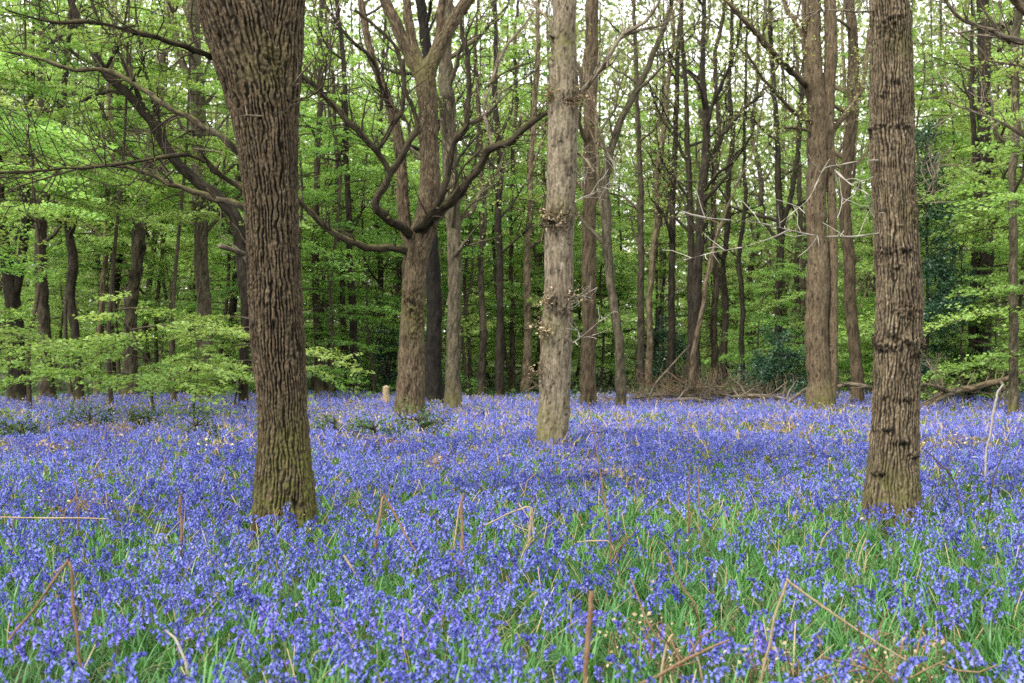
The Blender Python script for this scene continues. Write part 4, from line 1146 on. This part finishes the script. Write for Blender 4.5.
    o = B.obj('far_wood', [LEAF_FAR, BARK_MID]); structure(o, 'stuff'); o['label'] = 'far off wood closing the view between the trunks'


def ground_cover():
    B = Buf()
    n = 60000
    d = rng.uniform(37.5, 95, n); x = rng.uniform(-.5, .5, n)*d
    p = np.stack([x, d, np.zeros(n)], -1)
    m = rng.random(n) < np.clip(.45+perlin(p/2.5)+sstep(44, 60, d)*.1-.5*(1-sstep(37, 44, d)), 0, 1)
    p = p[m]; hmax = .25+.55*np.clip(.3+perlin(p/3+5), 0, 1)
    p[:, 2] = gz(p[:, 0], p[:, 1])+rng.uniform(0, 1, len(p))*hmax
    add_leaves(B, p, .15, up=.6, tint=np.clip(.4+.7*perlin(p/1.6), 0, 1))
    o = B.obj('ground_cover', LEAF_BRAMBLE); structure(o, 'stuff'); o['label'] = 'low dark green undergrowth beyond the bluebells'


def bush(name, label, cat, x, d, h, w, leaf, n, size, cone=.6, group=None, low=0.0):
    bx = X(x, d); base = np.array([bx, d, float(gz(bx, d))])
    r = thing(name, label, cat, group, base)
    B = Buf(); tw = []
    path = smooth_path([(0, 0, -.1, .05), (.05, .03, h*.4, .04), (.0, .06, h*.95, .008)], .15); tube(B, path, 6)
    for k in range(int(16+h*6)):
        t = rng.uniform(.06, .97); i = int(t*(len(path)-1)); az = rng.uniform(0, 6.28)
        Lb = w*(1-cone*t)*rng.uniform(.55, 1.1)
        grow(B, path[i, :3], norm(np.array([math.cos(az), math.sin(az), rng.uniform(.0, .5)])), Lb, .015, 1, 2, tw, spacing=.3, up=.02)
    B.obj('stem', BARK_DARK, r)
    ln = sum(np.linalg.norm(np.diff(q, axis=0), axis=1).sum() for q in tw)
    B = Buf(); leafy(B, tw, n/ln, size, size*1.3, up=.45); B.obj('foliage', leaf, r)
    return r


def bushes():
    bush('holly_tree', 'tall blue green holly directly right of the front right trunk', 'holly', 926, 36, 8.0, 1.6, LEAF_HOLLY, 15000, .08, .72)
    bush('holly_bush', 'low dark holly bush behind the brushwood, left of the twin stemmed trunk', 'holly', 780, 41, 2.2, 1.6, LEAF_HOLLY, 6000, .085, .4)
    bush('holly_bush', 'small dark holly at the foot of the ivy clad trunk', 'holly', 968, 37.5, 1.7, 1.2, LEAF_HOLLY, 4000, .085, .4)
    bush('holly_bush', 'dark evergreen bush seen between the pale middle trunk and the brushwood', 'holly', 662, 48, 2.6, 1.6, LEAF_HOLLY, 5000, .09, .4)
    bush('holly_bush', 'dark evergreen bush deep behind the pale stump', 'holly', 384, 47, 2.8, 1.6, LEAF_HOLLY, 5000, .09, .4)
    for x, d, lb in ((88, 25.5, 'low bramble with dead fronds over it, in the flowers far left'), (192, 22.5, 'small bramble tuft between the far left bramble and the front oak'), (372, 22.0, 'dark leaved bramble in the flowers between front oak and pale middle trunk'), (333, 24, 'small bramble patch close right of the front oak'), (20, 21, 'bramble clump in the flowers at the far left edge'), (146, 26, 'bramble clump beneath the low layered sapling left of the front oak'), (418, 24, 'bramble clump in the flowers below the foot of the many limbed oak')):
        bush('bramble_bush', lb, 'bramble', x, d, .48, .62, LEAF_BRAMBLE, 900, .055, .2)
    # ivy on the dark trunk
    # stump
    d = 36; bx = X(386, d); base = np.array([bx, d, float(gz(bx, d))])
    B = Buf(); p = smooth_path([(0, 0, -.1, .13), (0, 0, .1, .11), (0, 0, .40, .095), (0.01, 0, .62, .09)], .03); tube(B, p, 24, bark_disp('smooth', 1.5, (), 3, .2, 0))
    r = thing('tree_stump', 'short pale cut stump just left of the many limbed oak', 'stump', None, base)
    B.obj('stump_wood', STRAW, r)
    B = Buf(); tube(B, smooth_path([(.01, 0, .618, .088), (.01, 0, .63, .083), (.01, 0, .632, .01)], .01), 24); B.obj('cut_face', WHITEWOOD, r)


def stick(name, label, cat, pts, d, mat, group=None, ns=6, kids=0, klen=.2, ground=True):
    """dead stem or branch through image points; last point stands on the ground when ground is set"""
    path = px_path(pts, d)
    if ground:
        q = path[-1]; q[2] = min(q[2], float(gz(q[0], q[1])))-.02
    path = smooth_path(path, .03 if d < 16 else .1)
    path[:, 3] *= .72 if d < 16 else .85
    base = path[-1, :3].copy() if ground else path[0, :3].copy()
    s = np.arange(len(path))[:, None]*.2+rng.uniform(0, 99)
    path[:, 0] += (perlin(np.hstack([s, s*0, s*0]))+.6*perlin(np.hstack([s*3, s*0+2, s*0])))*np.minimum(path[:, 3], .008)*1.7
    path[:, 3] *= 1+.2*perlin(np.hstack([s*2, s*0+4, s*0]))
    B = Buf(); tube(B, path, ns, bark_disp('rough', .15) if path[:, 3].max() > .02 else None)
    tw = []
    for k in range(kids):
        i = int(rng.uniform(.1, .9)*(len(path)-1)); v = rng.normal(size=3); v[2] = abs(v[2])*.6
        grow(B, path[i, :3], norm(v), klen*rng.uniform(.5, 1.3), path[i, 3]*.5, 1, 2, tw, spacing=klen*.5)
    shifted(B, base)
    o = B.obj(name, mat); o.location = base
    return tag(o, label, cat, group)


def sticks():
    dep = lambda y: F*1.6/(y-HY)
    S = stick; b = 'dead stem'
    S('bracken_stem', 'reddish dead stem snapped into a tall upside down V at lower left', b, [(10, 640, 3.5), (40, 600, 3.5), (66, 564, 4), (68, 562, 4.5), (72, 590, 4.5), (78, 640, 4.5), (84, 700, 4.5)], 5.7, BRACKEN)
    S('bracken_stem', 'upright short brown stem left of the front oak foot', b, [(180, 495, 3), (181, 530, 4), (182, 572, 4)], 9.2, BRACKEN)
    S('straw_stalk', 'pale straw lying level across the flowers at the left edge', b, [(-6, 517, 2), (40, 518, 2.2), (80, 518, 2), (108, 519, 1.4)], 9.2, STRAW, ground=False)
    S('bracken_stem', 'tan stem folded over into a narrow V right of the front oak', b, [(402, 585, 2.5), (418, 562, 2.5), (403, 530, 3), (385, 498, 3.5), (383, 497, 3.5), (377, 535, 4), (369, 590, 4)], 9.2, BRACKEN)
    S('bracken_stem', 'upright straight brown stem below the pale middle trunk, left of centre', b, [(463, 493, 3.5), (462, 530, 4), (462, 570, 4), (462, 612, 4)], 8.5, BRACKEN)
    S('straw_stalk', 'pale straw leaning against the upright brown stem left of centre', b, [(463, 497, 2), (457, 520, 2.4), (452, 548, 2.4)], 9.4, STRAW)
    S('straw_stalk', 'pale short straw slanting below the folded tan stem', b, [(343, 555, 3), (356, 575, 3.5), (372, 605, 3.5)], 8.4, STRAW)
    S('bracken_stem', 'pale forked stem with three crooked arms near the centre', b, [(486, 525, 2), (510, 513, 2.5), (529, 507, 3), (531, 515, 3), (525, 540, 3)], 9.8, STRAW, kids=3, klen=.18)
    S('bracken_stem', 'dark twig slanting below the forked stem near the centre', b, [(508, 547, 2.5), (515, 570, 3), (523, 600, 3)], 8.6, BARK_DARK_M)
    S('bracken_stem', 'tall thin brown wand right of centre bending left at its top', b, [(588, 405, 1.4), (596, 445, 1.8), (603, 490, 2.2), (609, 530, 2.4), (612, 575, 2.6), (613, 605, 2.6)], 8.6, BRACKEN, kids=2, klen=.15)
    S('bracken_stem', 'thick brown broken stalk standing at the bottom right of centre', b, [(591, 591, 6.5), (590, 615, 7), (587, 650, 7.5), (584, 700, 7.5)], 5.7, BRACKEN, ns=10)
    S('straw_stalk', 'pale bowed straw arching right of the tall thin wand', b, [(577, 542, 1.5), (596, 541, 2), (612, 546, 2), (622, 560, 2)], 8.8, STRAW)
    S('straw_stalk', 'long pale stalk bent to a sharp peak at lower right', b, [(905, 660, 2.6), (860, 632, 3.2), (822, 606, 3.6), (790, 583, 4), (787, 583, 4), (772, 630, 4), (750, 700, 4)], 5.6, STRAW, ns=8)
    S('straw_stalk', 'pale straw standing slantwise at the right below the front right trunk', b, [(832, 528, 2), (822, 542, 2.5), (808, 565, 2.5)], 8.9, STRAW)
    S('straw_stalk', 'short pale straw directly left below the front right trunk foot', b, [(866, 538, 2), (860, 555, 2.4), (855, 575, 2.4)], 8.8, STRAW)
    S('bracken_stem', 'brown fallen stalk lying along the bottom edge right of centre', b, [(630, 690, 5), (665, 672, 5), (705, 650, 4), (730, 640, 3)], 5.6, BRACKEN, ground=False, kids=3, klen=.2)
    S('straw_stalk', 'pale stalk rising from the fallen one at the bottom edge', b, [(672, 634, 3), (664, 655, 3.5), (655, 690, 3.5)], 5.7, STRAW)
    S('bracken_stem', 'upright thin stem left of the lower right flowers, first of two', b, [(690, 462, 1.6), (689, 490, 2), (688, 530, 2)], 10.2, BRACKEN)
    S('bracken_stem', 'upright thin stem right of its twin at mid right', b, [(698, 466, 1.5), (699, 490, 1.8), (699, 520, 1.8)], 10.8, BRACKEN)
    S('bracken_stem', 'dark arching twig right of the front right trunk foot', b, [(922, 448, 1.6), (938, 462, 2.2), (955, 485, 2.5), (967, 515, 2.5)], 11, BARK_DARK_M, kids=2, klen=.2)
    S('bracken_stem', 'dark thin twig curving up toward the white stick', b, [(1007, 440, 1.2), (1001, 460, 1.8), (992, 485, 2.2), (986, 515, 2.2)], 11, BARK_DARK_M)
    S('bleached_stick', 'white crooked bare stick standing in the flowers at far right', 'stick', [(1003, 384, 2.5), (997, 395, 3.2), (993, 415, 3.5), (990, 435, 3.2), (986, 455, 3), (986, 475, 3)], 14.5, WHITEWOOD)
    S('bracken_stem', 'slanting brown stem at the bottom right edge below the arching twigs', b, [(935, 570, 2), (940, 590, 2.5), (950, 625, 2.5)], 8.2, BRACKEN)
    S('bracken_stem', 'brown broken stalk lying slantwise in the bottom right corner', b, [(862, 655, 3), (885, 670, 4), (915, 700, 4)], 5.6, BRACKEN, kids=4, klen=.2)
    S('straw_stalk', 'pale bent stalk at the bottom edge between thick stalk and sharp peak', b, [(690, 640, 3), (697, 655, 3.2), (712, 690, 3.5)], 5.7, STRAW)
    S('straw_stalk', 'pale blade lying in the flowers at lower left, right of the snapped V', b, [(165, 630, 3), (180, 648, 4.5), (200, 668, 4)], 5.8, WHITEWOOD)
    S('bracken_stem', 'reddish upright stem in the left flowers above the snapped V', b, [(74, 480, 1.8), (77, 500, 2.4), (79, 530, 2.4)], 10.2, BRACKEN, kids=3, klen=.18)
    # small loose dead stems strewn through the field
    for k in range(70):
        y = 420+rng.random()**1.3*200; x = rng.uniform(0, 1024); d = dep(y)
        h = rng.uniform(.25, .6)*F/d; ln = rng.normal(0, .4)*h
        w = max(1.1, .008*F/d)*rng.uniform(.7, 1.2)
        S('bracken_stem', 'short dry stem poking up between the flowers', b, [(x+ln, y-h, w*.6), (x+ln*.45, y-h*.5, w), (x, y, w)], d, [BRACKEN, STRAW][k % 2], 'short dry stems strewn through the flowers', ns=4)
    # heap of brushwood
    g = 'dead branches in the brushwood heap'
    for k in range(52):
        d = rng.uniform(36.5, 41); cx = 712+rng.normal(0, 50); l_ = rng.uniform(18, 60); rise = rng.normal(0, 10); y = HY+F*1.6/d-rng.uniform(0, 18)*math.exp(-((cx-690)/60)**2)-1
        w = rng.uniform(1.2, 3.4); sag = rng.uniform(-5, 5)
        S('dead_branch', 'dead bare branch lying tangled in the brushwood heap', 'branch', [(cx-l_, y+rise, w*.5, rng.normal(0, .6)), (cx-l_*.3, y+sag, w, 0), (cx+l_*.4, y+sag*.6-rise*.4, w*.9, 0), (cx+l_, y-rise, w*.5, rng.normal(0, .6))], d, [DEADWOOD, BRACKEN, BARK_TAN, BARK_LICHEN][k % 4], g, kids=7, klen=.8, ground=False)
    for k in range(16):
        d = rng.uniform(36.8, 40); cx = 700+rng.normal(0, 48); s_ = rng.choice([-1, 1]); hh = rng.uniform(6, 19); y = HY+F*1.55/d
        S('dead_branch', 'dead bare branch lying tangled in the brushwood heap', 'branch', [(cx+s_*rng.uniform(25, 55), y-hh*.5, .9), (cx+s_*18, y-hh, 1.4), (cx+s_*5, y-hh*.7, 2), (cx-s_*6, y-2, 2.4)], d, [DEADWOOD, BARK_TAN][k % 2], g, kids=7, klen=.6, ground=True)
    S('fallen_branch', 'long low fallen branch along the front of the brushwood heap', 'branch', [(640, 404, 3), (665, 402, 4.5), (690, 399, 5), (715, 403, 5), (735, 397, 5.5), (760, 396, 5.5), (790, 400, 5), (808, 404, 4)], 36, DEADWOOD, kids=9, klen=.8, ground=False)
    S('fallen_branch', 'bare pole leaning up over the left of the brushwood heap', 'branch', [(690, 345, 1.5), (672, 365, 2), (655, 385, 2.5), (644, 400, 2.5)], 37, DEADWOOD, ground=True)
    S('fallen_branch', 'dead branch arched behind the twin stemmed trunk toward the front right trunk', 'branch', [(788, 403, 4), (800, 393, 4), (815, 386, 4, .8), (835, 387, 4.5, .8), (850, 384, 5, .4), (872, 388, 5), (890, 394, 5), (910, 400, 4)], 35, DEADWOOD, kids=6, klen=.7, ground=False)
    # the fallen trunk on the right
    d = 33; base = P(945, 395, d)
    r = thing('fallen_log', 'grey fallen trunk with forked limbs lying at the right edge of the clearing', 'log', None, base)
    B = Buf(); tw = []
    limb(B, [(912, 412, 5, .3), (928, 402, 7), (946, 393, 8), (966, 388, 8), (990, 383, 8), (1012, 378, 8), (1040, 372, 8), (1075, 366, 7)], d, 'rough', 14, tw, 6, .8)
    shifted(B, base).obj('trunk', BARK_TAN, r)
    for pts in ([(950, 393, 5), (938, 387, 4.5, -.3), (922, 384, 4, -.6), (900, 383, 3, -1)], [(962, 390, 5), (945, 396, 4.5, -.5), (930, 406, 4, -.8), (920, 413, 3, -1)], [(1000, 381, 4), (1005, 390, 3.5, -.4), (1000, 400, 3, -.6)], [(940, 390, 4), (934, 372, 3, .2), (926, 360, 2, .3)]):
        B = Buf(); limb(B, pts, d, 'rough', 8, tw, 4, .6); shifted(B, base).obj('branch', DEADWOOD, r)
    # tangles of dead bracken fronds
    for x, d, w, n, lb in ((100, 23.5, .9, 46, 'heap of tan dead bracken fronds over the far left bramble'), (75, 11.6, .35, 16, 'brown curled dead frond tuft in the left flowers'), (375, 21, .7, 26, 'reddish dead frond tangle on the dark leaved bramble'), (632, 15.5, .5, 14, 'pale brown frond tuft in the flowers right of the pale middle trunk'), (655, 6.2, .22, 12, 'tan dead frond bunch at the bottom edge right of centre'), (795, 5.9, .26, 16, 'crumpled brown frond bunch below the sharp peaked stalk'), (905, 5.9, .26, 14, 'brown frond litter in the bottom right corner'), (345, 27, .6, 18, 'dry frond patch beyond the front oak to its right'), (780, 24, .7, 18, 'tan frond patch in front of the twin stemmed trunk'), (34, 18.5, .6, 20, 'pale frond tangle in the flowers near the left edge'), (214, 19, .5, 16, 'pale frond tangle just left of the front oak'), (430, 16, .45, 12, 'small pale frond tangle left below the pale middle trunk'), (950, 20, .6, 16, 'tan frond patch right of the front right trunk')):
        bx = X(x, d); base = np.array([bx, d, float(gz(bx, d))])
        r = thing('dead_bracken', lb, 'dead bracken', None, base)
        B = Buf(); C = []; D = []
        for k in range(n):
            az = rng.uniform(0, 6.28); Lf = w*rng.uniform(.5, 1.1); t = np.linspace(0, 1, 6)
            o0 = np.array([rng.normal(0, w*.4), rng.normal(0, w*.4), 0]); a = np.array([math.cos(az), math.sin(az), 0])
            hh = rng.uniform(.14, .36)
            pts = o0+a*(t*Lf)[:, None]+np.array([0, 0, 1])*(hh*np.sin(np.pi*(t*.75+.1)))[:, None]
            tube(B, np.column_stack([pts, .0032*(1-t)+.001]), 4, cap=False)
            m = 8; u = rng.uniform(.3, 1, m); i = np.minimum((u*5).astype(int), 4)
            C.append(pts[i]+rng.normal(0, .03, (m, 3))); D.append(np.tile(a, (m, 1)))
        B.obj('stems', BRACKEN, r)
        B = Buf(); add_leaves(B, np.concatenate(C), .055 if d > 12 else .022, up=.3, dirs=np.concatenate(D)); B.obj('fronds', LEAF_BROWN, r)


BARK_DARK_M = BARK_MID

main_trees()
mid_trees()
woods()
ground_cover()
bushes()
sticks()
make_flowers()
make_grass()
make_litter()

# ------------------------------------------------------------------ light, sky, camera
SUN_EL, SUN_AZ = math.radians(44), math.radians(222)     # azimuth from north (+Y) clockwise: behind and left of the viewer
w = bpy.data.worlds.new('World'); SC.world = w; w.use_nodes = True
nt = w.node_tree; nt.nodes.clear()
sky = nt.nodes.new('ShaderNodeTexSky'); sky.sky_type = 'NISHITA'; sky.sun_disc = False
sky.sun_elevation = SUN_EL; sky.sun_rotation = SUN_AZ; sky.dust_density = 6; sky.air_density = 1.0; sky.ozone_density = 1.0
hs = nt.nodes.new('ShaderNodeHueSaturation'); hs.inputs['Saturation'].default_value = .3     # thin high overcast: nearly white
bg = nt.nodes.new('ShaderNodeBackground'); bg.inputs['Strength'].default_value = .15
ow = nt.nodes.new('ShaderNodeOutputWorld')
deck = mixc(nt, .62, hs.outputs[0], (24.0, 24.1, 23.6))      # bright cloud deck over the clear sky
L(nt, sky.outputs[0], hs.inputs['Color']); L(nt, deck, bg.inputs['Color']); L(nt, bg.outputs[0], ow.inputs[0])

sl = bpy.data.lights.new('sun', 'SUN'); sl.energy = 5.0; sl.angle = math.radians(7); sl.color = (1, .95, .86)
so = bpy.data.objects.new('sun', sl); COL.objects.link(so)
so.rotation_euler = (math.pi/2-SUN_EL, 0, math.pi-SUN_AZ+math.pi if False else -SUN_AZ+math.pi)
so.location = (-20, -20, 40)

cd = bpy.data.cameras.new('camera'); co_ = bpy.data.objects.new('camera', cd); COL.objects.link(co_)
co_.location = (0, 0, CAMZ); co_.rotation_euler = (math.pi/2, 0, 0)
cd.sensor_width = 36; cd.lens = 36*F/1024; cd.shift_y = 8.5/1024
cd.clip_start = .1; cd.clip_end = 3000
cd.dof.use_dof = True; cd.dof.focus_distance = 12; cd.dof.aperture_fstop = 4.0
SC.camera = co_
SC.view_settings.view_transform = 'Standard'; SC.view_settings.look = 'None'; SC.view_settings.exposure = 0
SC.cycles.use_denoising = False
SC.cycles.max_bounces = 8; SC.cycles.diffuse_bounces = 4; SC.cycles.transmission_bounces = 6; SC.cycles.transparent_max_bounces = 8
